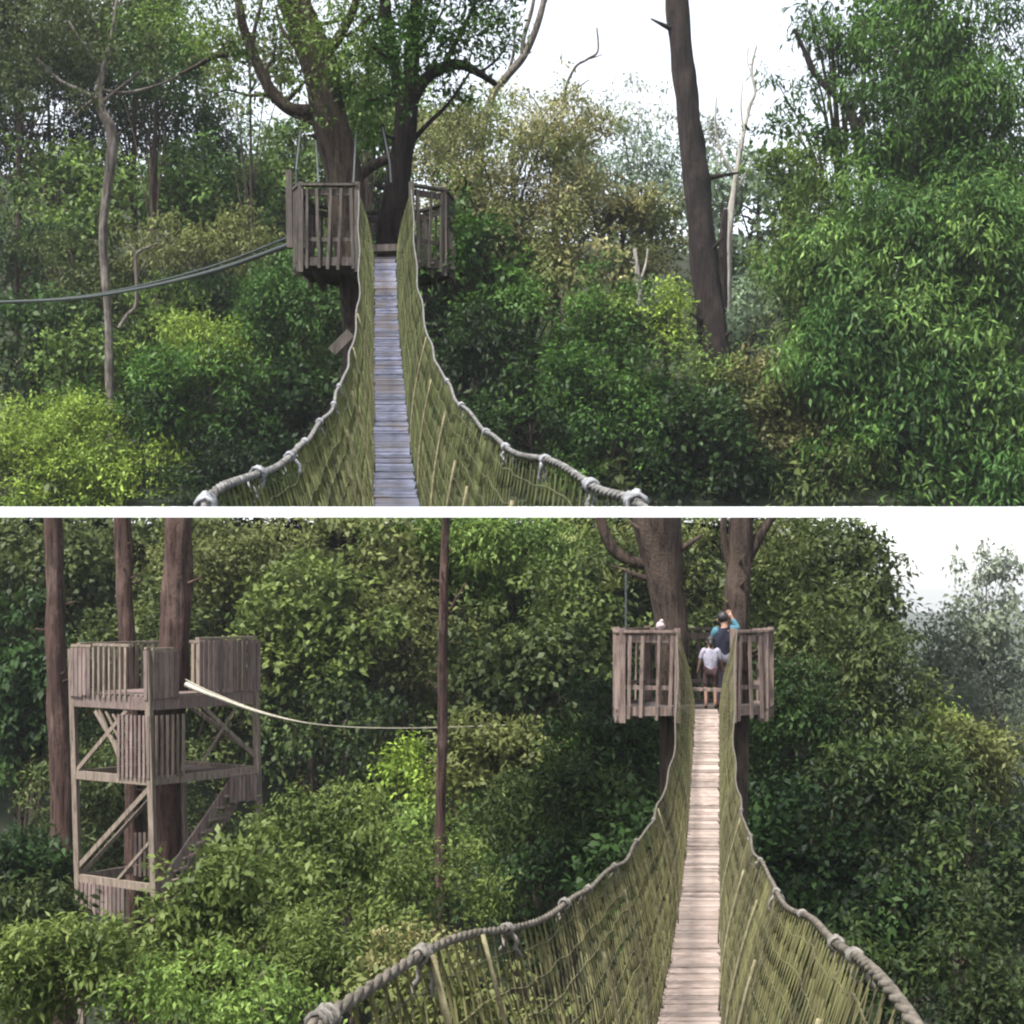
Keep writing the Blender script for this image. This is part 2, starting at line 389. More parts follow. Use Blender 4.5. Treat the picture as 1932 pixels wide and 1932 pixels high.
NT = [0]
def tree(name, label, cat, zone, u, v, ru, rv, d, mat, leaf=.2, nb=9, cover=2.6, bark=None, tw=14, base=None, group=None,
         droop=.4, aspect=.42, frac=.42, trunk=True, tpath=None, seed=None, extra=None, skin=.75, hollow=.45, crown='crown'):
    """A tree or shrub standing on the ground of its zone; crown drawn inside an ellipse of ru x rv units at distance d."""
    NT[0] += 1; sd_ = NT[0] if seed is None else seed
    rn = random.Random(sd_ * 13 + 1); s = px(d)
    c = P(u, v, d)
    bu = u if base is None else base
    bx = (bu - 966) / F * d
    bz = float(gz(bx, d)) if zone == 'L' else float(uz(bx, d)) - .3
    if zone == 'U': bz = max(bz, CZ + KU * d)
    bz = min(bz, c.z - rv * s * .3)
    root = empty(name, (bx, d, bz), label, cat, group)
    bl = blobs_in(u, v, ru, rv, d, nb, sd_ * 7 + 3, frac=frac, skin=skin)
    if extra:
        for (eu, ev, er) in extra:
            bl.append((P(eu, ev, d + rn.uniform(-1, 1) * er * s), (er * s * 1.1, er * s, er * s)))
    bark = bark or BARK_BROWN
    mb = MB()
    r0 = tw * s / 2
    p0 = Vector((bx, d, bz - .3)); top = c + Vector((0, 0, rv * s * .35))
    mid = p0.lerp(top, .5) + Vector((rn.uniform(-.3, .3), 0, 0))
    path = [Vector(q) for q in resample([p0, mid, top], 12)]
    mb.tube(path, [r0 * (1.25 - .95 * i / 11) for i in range(12)], 8, .15, sd_)
    for b, r in bl[:6] + bl[-6:]:
        st = path[rn.randint(4, 9)]; m2 = st.lerp(b, .5) + Vector((0, 0, .15 * (b - st).length))
        q = [Vector(z) for z in resample([st, m2, b], 7)]
        mb.tube(q, [r0 * .38 * (1 - .8 * i / 6) for i in range(7)], 5)
    mb.build('trunk' if trunk else 'stem', bark, root, clip=zone, smooth=True)
    if aspect == .42: aspect = rn.uniform(.30, .62); droop = rn.uniform(.15, .8)
    foliage(crown, bl, leaf, LM[mat], root, clip=zone, cover=cover, droop=droop, aspect=aspect, seed=sd_, hollow=hollow)
    return root

def limb_path(pts, d, dd=0):
    """pts (u, v, width) -> centre points and radii, resampled"""
    n = max(8, len(pts) * 5)
    a = resample([(x[0], x[1], x[2], (x[3] if len(x) > 3 else 0)) for x in pts], n)
    return [P(q[0], q[1], d + dd + q[3]) for q in a], [max(.006, q[2] * px(d) / 2) for q in a]

# ------------------------------------------------------------------ rope bridges
def interp(tab):
    xs_ = [a for a, b in tab]; n = 200
    fine = resample([(a, b) for a, b in tab], n)
    fx = np.array([q[0] for q in fine]); fy = np.array([q[1] for q in fine])
    return lambda d: float(np.interp(d, fx, fy))

def wrap_coil(mb, c, t, r, seed, tail=.07):
    """a lashing: a few turns of cord round the rope, a lump and hanging ends"""
    rn = random.Random(seed); t = t.normalized(); a = t.cross(Vector((0, 0, 1))).normalized(); b = a.cross(t)
    pts = []; turns = 5
    for i in range(turns * 9 + 1):
        an = i / 9 * 2 * math.pi; s_ = (i / (turns * 9) - .5) * .075
        rr = r * (1.25 + .25 * rn.random())
        pts.append(c + t * s_ + (a * math.cos(an) + b * math.sin(an)) * rr)
    mb.tube(pts, .0045, 5)
    mb.ball(c + Vector((0, 0, r * .9)), r * 1.0, seed, .6)
    for k in range(2):
        p = c + a * rn.uniform(-.02, .02) + Vector((0, 0, -r)); q = [p]
        for i in range(5):
            q.append(q[-1] + Vector((rn.uniform(-.012, .012), rn.uniform(-.012, .012), -tail * rn.uniform(.5, 1.1) / 5)))
        mb.tube(q, [.007, .007, .006, .006, .005, .004], 5)

def bridge(zone, label, xc, deck, rope, width, half_deck, d0, d1, mats, knots, hangers, seed, ro):
    net_m, plank_m, rope_m, lash_m, hang_m = mats
    dz = interp(deck); rz = interp(rope); wf = interp(width)
    root = empty('rope_bridge', (xc(d1), d1, CZ + dz(d1)), label, 'bridge')
    rn = random.Random(seed)
    deckp = lambda d, s: Vector((xc(d) + s * half_deck, d, CZ + dz(d)))
    ropep = lambda d, s: Vector((xc(d) + ro(d) + s * wf(d) / 2 + .012 * math.sin(d * 1.7 + s), d, CZ + rz(d) + .010 * math.sin(d * 2.9 + s * 2)))
    # deck of cross planks
    mb = MB(); d = d0
    while d < d1:
        wd = rn.uniform(.125, .15); sl_ = (dz(d + .1) - dz(d)) / .1
        dir_ = Vector((xc(1) - xc(0), 1, sl_)).normalized(); c = Vector((xc(d), d, CZ + dz(d) + rn.uniform(-.006, .006)))
        hw = half_deck * rn.uniform(.93, 1.02); off = rn.uniform(-.012, .012); sk = rn.uniform(-.012, .012)
        side = Vector((1, sk, rn.uniform(-.01, .01)))
        up = Vector((0, 0, 1))
        mb.beam(c + side * (-hw + off), c + side * (hw + off), wd, .03, up=dir_.cross(Vector((1, 0, 0))).normalized() * -1)
        d += (wd + rn.uniform(.006, .026)) * dir_.y
    dk = mb.build('deck', plank_m, root, zone)
    # bearer ropes under the planks
    mb = MB()
    for s in (-1, 1):
        mb.tube([deckp(q, s * .8) - Vector((0, 0, .035)) for q in np.linspace(d0, d1, 60)], .014, 6)
    if dk: mb.build('bearer_rope', CABLE, dk, zone)
    # netting sides
    for s in (-1, 1):
        mb = MB()
        def surf(t, q):
            a = deckp(t, s); b = ropep(t, s); m = a.lerp(b, q)
            m.x -= s * .05 * math.sin(q * math.pi); m.z -= .02 * math.sin(q * math.pi)
            return m
        def strand(tq, r):
            pts = [surf(min(max(t, d0), d1), q) for t, q in tq]
            mb.tube(pts, r, 3, cap=False)
        t = d0
        while t < d1:
            near = 1 if t < 9 else 1.6
            st = .105 if t < 9 else .19
            for sg in (-1, 1):
                j = rn.uniform(-.01, .01)
                strand([(t + j + sg * .75 * q + rn.uniform(-.010, .010), q) for q in (0, .14, .28, .42, .57, .71, .85, 1)], rn.uniform(.0017, .0030) * near)
            if rn.random() < .55:
                strand([(t + rn.uniform(-.02, .02), q) for q in (0, .2, .4, .6, .8, 1)], rn.uniform(.0016, .0042) * near)
            t += st
        for q in (.06, .13, .2, .29, .37, .46, .55, .63, .72, .81, .88, .95):
            ph = rn.uniform(0, 6); mb.tube([surf(t, q + .004 * math.sin(t * 5 + ph) + .003 * math.sin(t * 13 + ph) + rn.uniform(-.003, .003)) for t in np.linspace(d0, d1, 220)], rn.uniform(.002, .0034), 3, cap=False)
        mb.build('netting', net_m, root, zone)
        # hanger ropes tied down the net
        for hd, hw_, q0, q1 in hangers[s]:
            h = MB(); hw_ *= .62; h.tube([surf(hd + .10 * (1 - q) * math.sin(hd), q) + Vector((-s * .018, -.01, 0)) for q in np.linspace(q0, q1, 9)], hw_, 6)
            h.build('hanger_rope', hang_m, root, zone, smooth=True)
        # twisted hand rope
        n = int((d1 - d0) * 34); mb = MB()
        for k in range(3):
            pts = []
            for i in range(n + 1):
                t = d0 + (d1 - d0) * i / n; an = t / .105 * 2 * math.pi / 2 + k * 2.0944
                pts.append(ropep(t, s) + Vector((math.cos(an), 0, math.sin(an))) * .0047)
            mb.tube(pts, .0058, 6)
        rp = mb.build('hand_rope', rope_m, root, zone, smooth=True)
        for i, kd in enumerate(knots[s]):
            km = MB(); c = ropep(kd, s); wrap_coil(km, c, ropep(kd + .05, s) - c, .0078 + .0045 * rn.random(), seed + i + (50 if s > 0 else 0))
            km.build('lashing', lash_m, rp, zone, smooth=True)
    return root

# level bridge of the valley
xL = lambda d: -.174 + .1294 * d
bridge('L', 'rope bridge with bleached pinkish planks and khaki netting, in the lower view', xL,
       [(-1, -1.45), (2, -1.68), (5, -2.08), (8, -2.46), (10.2, -2.68), (13.3, -2.90), (17, -3.02), (20, -2.85), (23, -2.42), (26, -1.88)],
       [(-1, -.42), (2, -.53), (4, -.84), (6.15, -1.15), (9.3, -1.52), (13.3, -1.86), (17.9, -2.02), (21, -1.85), (24, -1.15), (26, -.60)],
       [(-1, .75), (2, .75), (18, .75), (22, .80), (26, .95)], .195, .6, 26,
       (NET_L, PLANK_L, ROPE_L, LASH_L, ROPE_Y),
       {-1: [2.0, 2.75, 3.9, 5.2, 6.4, 8.0, 10.5, 13], 1: [2.75, 3.3, 4.6, 6.0, 8.5, 11, 14]},
       {-1: [(2.75, .011, 0, 1), (3.4, .008, .2, 1), (4.6, .010, 0, .7), (6.1, .010, 0, .8), (8, .010, .1, .9), (10.6, .011, .1, .9), (14, .011, 0, 1)],
        1: [(2.9, .009, 0, .9), (4.2, .010, 0, .75), (5.8, .010, 0, .8), (7.5, .010, .1, .9), (9.7, .011, .1, .9), (13, .011, 0, 1)]}, 11, lambda d: max(0, .05 - .0028 * d))
# rising bridge of the upper hillside
xU = lambda d: .179 - .0862 * d
bridge('U', 'rope bridge with wet blue grey planks and olive netting, climbing in the upper view', xU,
       [(2, -1.4), (5, -.9), (8, -.35), (11, .26), (13.4, .755), (16, 1.38), (20, 2.57), (25.5, 4.40), (28, 5.92)],
       [(2, .02), (2.6, .128), (2.92, .185), (3.57, .25), (4.7, .40), (6, .57), (7.6, .81), (10, 1.25), (12.1, 1.67), (15.2, 2.38), (18, 3.17), (22, 4.45), (26, 6.1), (28, 7.1)],
       [(2, .75), (2.6, .75), (18, .75), (23, .82), (28, .95)], .195, 2.2, 28,
       (NET_U, PLANK_U, ROPE_U, LASH_U, ROPE_Y),
       {-1: [2.75, 3.9, 4.9, 6.0, 7.6, 9.2, 11], 1: [2.8, 3.5, 4.5, 5.7, 7.0, 9.0, 11.5]},
       {-1: [(6.5, .012, 0, .7), (8.5, .010, 0, .8), (9.6, .012, .15, .85), (12, .012, .1, .9), (15, .012, 0, 1), (18, .012, 0, 1)],
        1: [(5.0, .012, 0, .9), (7.3, .011, .1, .8), (8.4, .012, .05, .8), (10.2, .012, .2, .9), (13, .012, .1, .9), (16, .012, 0, 1)]}, 23, lambda d: min(0, -.105 + .0055 * d))

# ------------------------------------------------------------------ tree platforms
def platform(zone, label, ox, oy, oz, H, mats, plan, opening, lines, seed, tall=None):
    wood, rail_m, deck_m = mats; rn = random.Random(seed)
    O = Vector((ox, oy, CZ + oz)); root = empty('tree_platform', O, label, 'platform')
    pts = [O + Vector((x, y, 0)) for x, y in plan]; n = len(pts)
    # deck boards laid across the plan
    mb = MB(); ylo = min(p.y for p in pts); yhi = max(p.y for p in pts); y = ylo + .07
    def span(yy):
        xs_ = []
        for i in range(n):
            a, b = pts[i], pts[(i + 1) % n]
            if (a.y - yy) * (b.y - yy) < 0: xs_.append(a.x + (b.x - a.x) * (yy - a.y) / (b.y - a.y))
        return (min(xs_), max(xs_)) if len(xs_) > 1 else None
    while y < yhi - .03:
        sp = span(y)
        if sp: mb.beam((sp[0] - .06, y, O.z - .02), (sp[1] + .06, y, O.z - .02), .13, .04)
        y += .145
    mb.build('deck', deck_m, root, zone)
    mb = MB()
    for k in (.12, .36, .62, .88):
        xx = min(p.x for p in pts) * (1 - k) + max(p.x for p in pts) * k
        mb.beam((xx, ylo + .25, O.z - .13), (xx, yhi - .3, O.z - .13), .08, .17)
    mb.build('joist', deck_m, root, zone)
    for i in range(n):
        if i == opening: continue
        a, b = pts[i], pts[(i + 1) % n]; ln = (b - a).length; dr = (b - a).normalized()
        up = Vector((0, 0, 1))
        m = MB(); m.beam(a + up * (H - .02), b + up * (H - .02), .14, .04); rail = m.build('top_rail', rail_m, root, zone)
        m = MB(); m.beam(a + up * (H - .14), b + up * (H - .15), .035, .11); m.build('rail_board', rail_m, rail, zone)
        m = MB(); m.beam(a + up * .36, b + up * .35, .035, .07); m.build('toe_rail', wood, rail, zone)
        m = MB(); m.beam(a - up * .03, b - up * .03, .045, .15); m.build('rim_board', wood, rail, zone)
        nb = max(3, int(ln / .185)); nrm = dr.cross(up)
        for k in range(nb):
            t = (k + .5 + rn.uniform(-.12, .12)) / nb; c = a.lerp(b, t) + nrm * .045
            lean = dr * rn.uniform(-.03, .03)
            m = MB(); m.beam(c + up * -rn.uniform(.10, .2) + lean, c + up * (H - .09) - lean, rn.uniform(.04, .06), .03, up=nrm)
            m.build('baluster', wood, rail, zone)
    for i in range(n):
        m = MB(); m.beam(pts[i] - Vector((0, 0, .22)), pts[i] + Vector((0, 0, H + .03)), .095, .095, up=Vector((0, 1, 0)))
        m.build('rail_post', wood, root, zone)
    if tall:
        for (p, q, wd) in tall:
            m = MB(); m.beam(p, q, wd, wd, up=Vector((0, 1, 0))); m.build('tall_post', wood, root, zone)
    for pts_ in lines:
        m = MB(); m.tube(pts_, .02, 6); m.build('stay_cable', CABLE, root, zone)
    return root

dA = 28.1
platA = platform('U', 'weathered grey timber platform round the forked tree, empty, in the upper view', xU(28), dA, 5.9, 1.34,
    (WOOD_U, WOOD_U, WOOD_UD), [(-1.62, .3), (-1.50, 0), (-.50, 0), (.46, 0), (1.02, .36), (1.14, 1.1), (.6, 1.9), (-.8, 2.1), (-1.5, 1.4)], 2,
    [[P(567, 246, dA + .6), P(559, 320, dA + .2), P(560, 462, dA + .1)], [P(596, 266, dA + .5), P(601, 345, dA)],
     [P(672, 248, dA + .4), P(667, 345, dA)], [P(722, 241, dA + .6), P(735, 305, dA + .4), P(738, 345, dA + .3)]], 3,
    tall=[(P(547, 468, dA + .35), P(545, 322, dA + .35), .11)])
m = MB(); m.beam(P(626, 664, dA - 6), P(662, 628, dA - 6), .06, .14); m.build('timber_brace', WOOD_U, platA, 'U')
m = MB(); m.beam(P(690, 470, dA - .05), P(760, 468, dA - .05), .16, .12); m.build('threshold_beam', WOOD_U, platA, 'U')

dB = 26.1
platB = platform('L', 'pinkish brown timber platform with people on it, at the end of the pale bridge', xL(26), dB, -1.9, 1.30,
    (WOOD_L, WOOD_L, WOOD_UD), [(-1.45, .12), (-1.38, 0), (-.48, 0), (.44, 0), (1.02, .35), (1.25, 1.2), (.6, 2.0), (-.8, 2.0), (-1.4, 1.2)], 2,
    [[P(1181, 1080, dB + .3), P(1181, 1190, dB + .1), P(1183, 1330, dB)]], 5)
m = MB(); m.beam(P(1308, 1300, dB - .08), P(1362, 1302, dB - .08), .12, .05); m.build('threshold_beam', WOOD_L, platB, 'L')

bag = empty('bag', P(1246, 1182, dB + .02), 'small white cloth bundle lying on the left rail of the pinkish platform', 'bag')
m = MB(); m.ball(P(1246, 1181, dB + .02), .075, 4, .35, 14, 10, (1, .8, 1.0)); m.ball(P(1248, 1172, dB + .02), .035, 9, .4, 10, 8)
m.build('cloth', CLOTH_WHITE, bag, 'L', smooth=True)

# ------------------------------------------------------------------ people
def skinned(name, joints, edges, mat, parent, sub=2):
    me = bpy.data.meshes.new(name)
    org = parent_org(parent)
    me.from_pydata([tuple(Vector(j[0]) ) for j in joints], edges, [])
    o = bpy.data.objects.new(name, me); col.objects.link(o)
    md = o.modifiers.new('Skin', 'SKIN'); md.use_smooth_shade = True
    sv = me.skin_vertices[0].data
    for i, j in enumerate(joints):
        r = j[1]; sv[i].radius = (r, r) if not hasattr(r, '__len__') else r
    sv[0].use_root = True
    s2 = o.modifiers.new('Subdivision', 'SUBSURF'); s2.levels = sub; s2.render_levels = sub
    dg = bpy.context.evaluated_depsgraph_get(); ev = o.evaluated_get(dg)
    nm = bpy.data.meshes.new_from_object(ev); o.modifiers.clear(); o.data = nm; bpy.data.meshes.remove(me)
    nm.name = name; nm.materials.clear(); nm.materials.append(mat)
    o.parent = parent
    return o

def person(loc, rz, Hh, label, pose, top_m, sleeve_m, low_m, short=False, hairlen=.0):
    root = empty('person', loc, label, 'person'); root.rotation_euler = (0, 0, rz); root.scale = (1, 1, 1)
    k = Hh / 1.70
    S = lambda x, y, z: (x * k, y * k, z * k)
    J = dict(pel=(0, 0, .92), wai=(0, 0, 1.07), che=(0, .02, 1.28), nek=(0, .03, 1.43), skb=(0, .01, 1.50), hd=(0, -.01, 1.60),
             sl=(.17, .02, 1.38), sr=(-.17, .02, 1.38), el=(.23, .03, 1.12), er=(-.23, .03, 1.12), wl=(.24, -.08, .90), wr=(-.24, -.08, .90),
             hl=(.09, 0, .90), hr=(-.09, 0, .90), kl=(.11, -.03, .50), kr=(-.11, -.03, .50), al=(.11, .02, .08), ar=(-.11, .02, .08),
             tl=(.12, -.13, .03), tr=(-.12, -.13, .03))
    J.update(pose)
    names = list(J); idx = {n_: i for i, n_ in enumerate(names)}
    rad = dict(pel=.125, wai=.115, che=.13, nek=.052, skb=.07, hd=.088, sl=.06, sr=.06, el=.042, er=.042, wl=.030, wr=.030, hl=.085, hr=.085, kl=.055, kr=.055, al=.038, ar=.038, tl=.032, tr=.032)
    E = [('pel', 'wai'), ('wai', 'che'), ('che', 'nek'), ('nek', 'skb'), ('skb', 'hd'), ('che', 'sl'), ('che', 'sr'), ('sl', 'el'), ('sr', 'er'), ('el', 'wl'), ('er', 'wr'),
         ('pel', 'hl'), ('pel', 'hr'), ('hl', 'kl'), ('hr', 'kr'), ('kl', 'al'), ('kr', 'ar'), ('al', 'tl'), ('ar', 'tr')]
    joints = [(S(*J[n_]), rad[n_] * k) for n_ in names]; edges = [(idx[a], idx[b]) for a, b in E]
    # hands: palm, four fingers, thumb
    for w_, e_ in (('wl', 'el'), ('wr', 'er')):
        wv = Vector(J[w_]); dv = (wv - Vector(J[e_])).normalized(); sd2 = dv.cross(Vector((0, 1, 0)));
        sd2 = sd2.normalized() if sd2.length > .1 else Vector((1, 0, 0))
        pm = wv + dv * .07; joints.append((S(*pm), .030 * k)); pi_ = len(joints) - 1; edges.append((idx[w_], pi_))
        for f_ in range(4):
            o_ = (f_ - 1.5) * .021; ln = (.065, .078, .073, .055)[f_]
            a = pm + dv * .035 + sd2 * o_; b = a + dv * ln * .6; c = b + dv * ln * .35 + Vector((0, -.025, 0))
            ii = len(joints); joints += [(S(*a), .0095 * k), (S(*b), .0085 * k), (S(*c), .007 * k)]; edges += [(pi_, ii), (ii, ii + 1), (ii + 1, ii + 2)]
        a = wv + dv * .045 + sd2 * -.038; b = a + dv * .04 - sd2 * .018
        ii = len(joints); joints += [(S(*a), .011 * k), (S(*b), .009 * k)]; edges += [(pi_, ii), (ii, ii + 1)]
    skinned('body', joints, edges, SKIN, root)
    sub = lambda keys, es, gr: ([(S(*J[n_]), (rad[n_] + gr) * k) for n_ in keys], [(keys.index(a), keys.index(b)) for a, b in es])
    a, b = sub(['wai', 'pel', 'che', 'nek', 'sl', 'sr'], [('pel', 'wai'), ('wai', 'che'), ('che', 'nek'), ('che', 'sl'), ('che', 'sr')], .022)
    a[4] = (a[4][0], .098 * k); a[5] = (a[5][0], .098 * k)
    a[3] = (S(*(Vector(J['nek']) - Vector((0, 0, .02)))), .062 * k)
    tp = skinned('top', a, b, top_m, root)
    for q in ('l', 'r'):
        js = [(S(*(Vector(J['che']).lerp(Vector(J['s' + q]), .55) + Vector((0, 0, .04)))), .105 * k), (S(*J['s' + q]), .096 * k), (S(*J['e' + q]), .064 * k)]; ed = [(0, 1), (1, 2)]
        if not short: js.append((S(*(Vector(J['e' + q]).lerp(Vector(J['w' + q]), .95))), .046 * k)); ed.append((2, 3))
        skinned('sleeve', js, ed, sleeve_m, tp)
    js = [(S(*J['pel']), .140 * k)]; ed = []
    for q in ('l', 'r'):
        i0 = len(js); js += [(S(*J['h' + q]), .105 * k), (S(*J['k' + q]), .078 * k)]; ed += [(0, i0), (i0, i0 + 1)]
        if not short: js.append((S(*(Vector(J['k' + q]).lerp(Vector(J['a' + q]), .92))), .060 * k)); ed.append((i0 + 1, i0 + 2))
    skinned('trousers' if not short else 'shorts', js, ed, low_m, root)
    for q in ('l', 'r'):
        skinned('shoe', [(S(*(Vector(J['a' + q]) + Vector((0, .02, -.02)))), .048 * k), (S(*J['t' + q]), .042 * k)], [(0, 1)], CLOTH_DARK, root)
    # hair cap, ears and nose
    hd = Vector(J['hd'])
    h = MB(); h.ball((hd + Vector((0, .018, .035))) * k, .108 * k, 2, .12, 14, 10, (.95, 1.05, 1.0))
    if hairlen: h.tube([(hd + Vector((0, .08, .02))) * k, (hd + Vector((0, .11, -.08))) * k, (hd + Vector((0, .09, -.08 - hairlen))) * k], [.06 * k, .05 * k, .02 * k], 8)
    ho = h.build('hair', HAIR, None, None, smooth=True); ho.parent = root
    f_ = MB()
    f_.ball((hd + Vector((0, -.097, -.02))) * k, .018 * k, 1, .1)
    for s in (-1, 1): f_.ball((hd + Vector((s * .095, 0, -.015))) * k, .026 * k, 3, .1, 8, 6, (.5, .8, 1.2))
    fo = f_.build('face', SKIN, None, None, smooth=True); fo.parent = root
    e_ = MB()
    for s in (-1, 1): e_.ball((hd + Vector((s * .034, -.088, .005))) * k, .012 * k, 1, 0, 8, 6)
    e_.tube([(hd + Vector((-.025, -.090, -.055))) * k, (hd + Vector((.025, -.090, -.055))) * k], .006 * k, 6)
    eo = e_.build('eyes_and_mouth', CLOTH_DARK, fo, None, smooth=True) if False else e_.build('eyes_and_mouth', CLOTH_DARK, None, None, smooth=True)
    eo.parent = root
    return root
zB = CZ - 1.9 + .002
px_ = lambda u, d: (u - 966) / F * d
person((px_(1367, dB + .35), dB + .35, zB), R(180), 1.58,
       'person in dark navy top with teal sleeve and grey trousers, one arm bent up', dict(
       er=(-.25, -.02, 1.40), sr=(-.16, .02, 1.40), wr=(-.15, -.10, 1.60), hd=(.03, -.03, 1.585), el=(.20, -.1, 1.16), wl=(.12, -.24, 1.05)),
       CLOTH_NAVY, CLOTH_TEAL, CLOTH_LAV)
person((px_(1341, dB + .12), dB + .12, zB), R(172), 1.18,
       'smaller person in pale grey top and dark shorts beside the taller one', dict(
       el=(.24, .0, 1.14), er=(-.24, .0, 1.14), wl=(.28, -.10, .96), wr=(-.26, -.12, .98)),
       CLOTH_PALE, CLOTH_PALE, CLOTH_DARK, short=True, hairlen=.08)

# ------------------------------------------------------------------ viewing tower
def tower():
    Fp, Lp, Rp = (278, 32.0), (135, 33.2), (479, 34.0)
    base = lambda q: Vector(((q[0] - 966) / F * q[1], q[1], 0))
    f0, l0, r0 = base(Fp), base(Lp), base(Rp); b0 = l0 + r0 - f0; ctr = (l0 + r0) / 2
    root = empty('viewing_tower', (ctr.x, ctr.y, float(gz(ctr.x, ctr.y))), 'open timber tower with stairs and cross braces built round red tree trunks', 'tower')
    zv = lambda v: CZ + (VH - v) / F * 32.0        # heights read along the front post
    def at(p, z):                                  # posts lean in towards the foot
        t = (zv(1225) - z) / (zv(1225) - zv(1680)); return Vector((p.x + (ctr.x - p.x) * .0 + .14 * t, p.y, z))
    ztop, zdk, zmid, zlow = zv(1228), zv(1328), zv(1474), zv(1676); zgr = float(gz(ctr.x, ctr.y)) - .3
    C = {'F': f0, 'L': l0, 'R': r0, 'B': b0}
    for k_ in 'FLRB':
        m = MB(); m.beam(at(C[k_], zgr), at(C[k_], ztop), .12, .12, up=Vector((.4, 1, 0))); m.build('corner_post', WOOD_T, root, 'L')
    E = [('L', 'F'), ('F', 'R'), ('R', 'B'), ('B', 'L')]
    for z, nm, h in ((zdk, 'deck_beam', .26), (zmid, 'landing_beam', .17), (zlow, 'lower_beam', .16)):
        for a, b in E:
            if z == zlow and a == 'F': continue
            m = MB(); m.beam(at(C[a], z), at(C[b], z), .08, h); m.build(nm, WOOD_TP if z == zdk else WOOD_T, root, 'L')
    def floor(z, u0, u1, nm):
        m = MB(); n = 15
        for i in range(n):
            t = (i + .5) / n
            m.beam(at(l0.lerp(f0, t).lerp(b0.lerp(r0, t), u0), z), at(l0.lerp(f0, t).lerp(b0.lerp(r0, t), u1), z), .13, .035)
        m.build(nm, WOOD_TP, root, 'L')
    floor(zdk + .15, 0, 1, 'deck'); floor(zmid - .02, .62, 1, 'landing')
    # railings of upright boards
    rn = random.Random(8)
    def railing(a, b, z0, z1, t0, t1, wd, gap, mat, nm='railing', top=True):
        m = MB(); A = at(a, z0); B = at(b, z0); ln = (B - A).length; t = t0 * ln; dr = (B - A).normalized(); nrm = dr.cross(Vector((0, 0, 1)))
        while t < t1 * ln:
            p = A + dr * (t + wd / 2) - nrm * -.07
            m.beam(p + Vector((0, 0, rn.uniform(-.02, .02))), p + Vector((0, 0, z1 - z0 - .04)), wd * rn.uniform(.85, 1), .025, up=nrm)
            t += wd + gap
        o = m.build(nm, mat, root, 'L')
        if top:
            m = MB(); m.beam(A + dr * t0 * ln + Vector((0, 0, z1 - z0)), A + dr * t1 * ln + Vector((0, 0, z1 - z0)), .13, .05); m.build('top_rail', WOOD_T, o, 'L')
        return o
    railing(l0, f0, zdk + .1, ztop + .07, .0, .27, .11, .012, WOOD_TP)
    railing(l0, f0, zdk + .1, ztop + .10, .30, .78, .055, .10, WOOD_T)
    railing(l0, f0, zdk + .1, ztop + .05, .97, 1.0, .1, .01, WOOD_TP)
    railing(f0, r0, zdk + .1, ztop + .03, .02, .22, .12, .008, WOOD_TP)
    railing(f0, r0, zdk + .15, ztop + .22, .44, 1.0, .10, .025, WOOD_TP)
    railing(b0, r0, zdk + .1, ztop + .1, .05, .95, .10, .05, WOOD_T)
    railing(l0, b0, zdk + .1, ztop + .1, .05, .95, .09, .06, WOOD_T)
    # panel of boards and mesh between the two levels
    railing(l0, f0, zmid + .05, zdk - .2, .60, .98, .07, .05, WOOD_TP, 'stair_panel', False)
    railing(f0, r0, zmid + .05, zdk - .2, .02, .30, .06, .07, WOOD_T, 'stair_panel', False)
    railing(f0, r0, zmid - .62, zmid - .05, .70, .99, .09, .015, WOOD_TP, 'stair_panel', True)
    railing(l0, f0, zlow - .70, zlow - .03, .05, .60, .10, .02, WOOD_TP, 'stair_panel', False)
    railing(l0, r0, zlow + .0, zlow + .95, .30, .75, .06, .035, WOOD_TP, 'stair_panel', False)
    def brace(a, za, b, zb, ta=0, tb=1, w_=.085):
        A = C[a]; B = C[b]
        m = MB(); m.beam(at(A.lerp(B, ta), za), at(A.lerp(B, tb), zb), .05, w_); m.build('brace', WOOD_T, root, 'L')
    brace('L', zmid + .1, 'F', zdk - .15, .03, .72); brace('L', zdk - .2, 'F', zmid + .15, .30, .74)
    for i in range(4): brace('L', zdk - .15 - .05 * i, 'F', zmid + .3 + .1 * i, .35 + .09 * i, .62 + .10 * i, .03)
    brace('F', zdk - .05, 'R', zmid + .25, .46, 1.0); brace('F', zmid + .25, 'R', zdk - .2, .46, .8, .04)
    brace('F', zmid - .1, 'L', zlow + .22, .0, 1, .10); brace('F', zlow + 1.0, 'L', zlow + .05, 0, .48, .06)
    brace('B', zdk - .1, 'R', zmid + .3, .0, 1); brace('B', zmid, 'L', zlow, 0, 1)
    # stair flight seen edge-on on the right face: two stringers and treads
    A = at(f0.lerp(r0, .78), zmid - .12); B = at(f0.lerp(r0, .04), zlow - .05); off = Vector((.28, .55, 0))
    for o_ in (Vector((0, 0, 0)), off):
        m = MB(); m.beam(A + o_, B + o_, .05, .2); m.build('stair_stringer', WOOD_TP, root, 'L')
    for i in range(9):
        p = A.lerp(B, (i + .5) / 9); m = MB(); m.beam(p, p + off, .2, .035); m.build('stair_tread', WOOD_T, root, 'L')
    return root
tower()

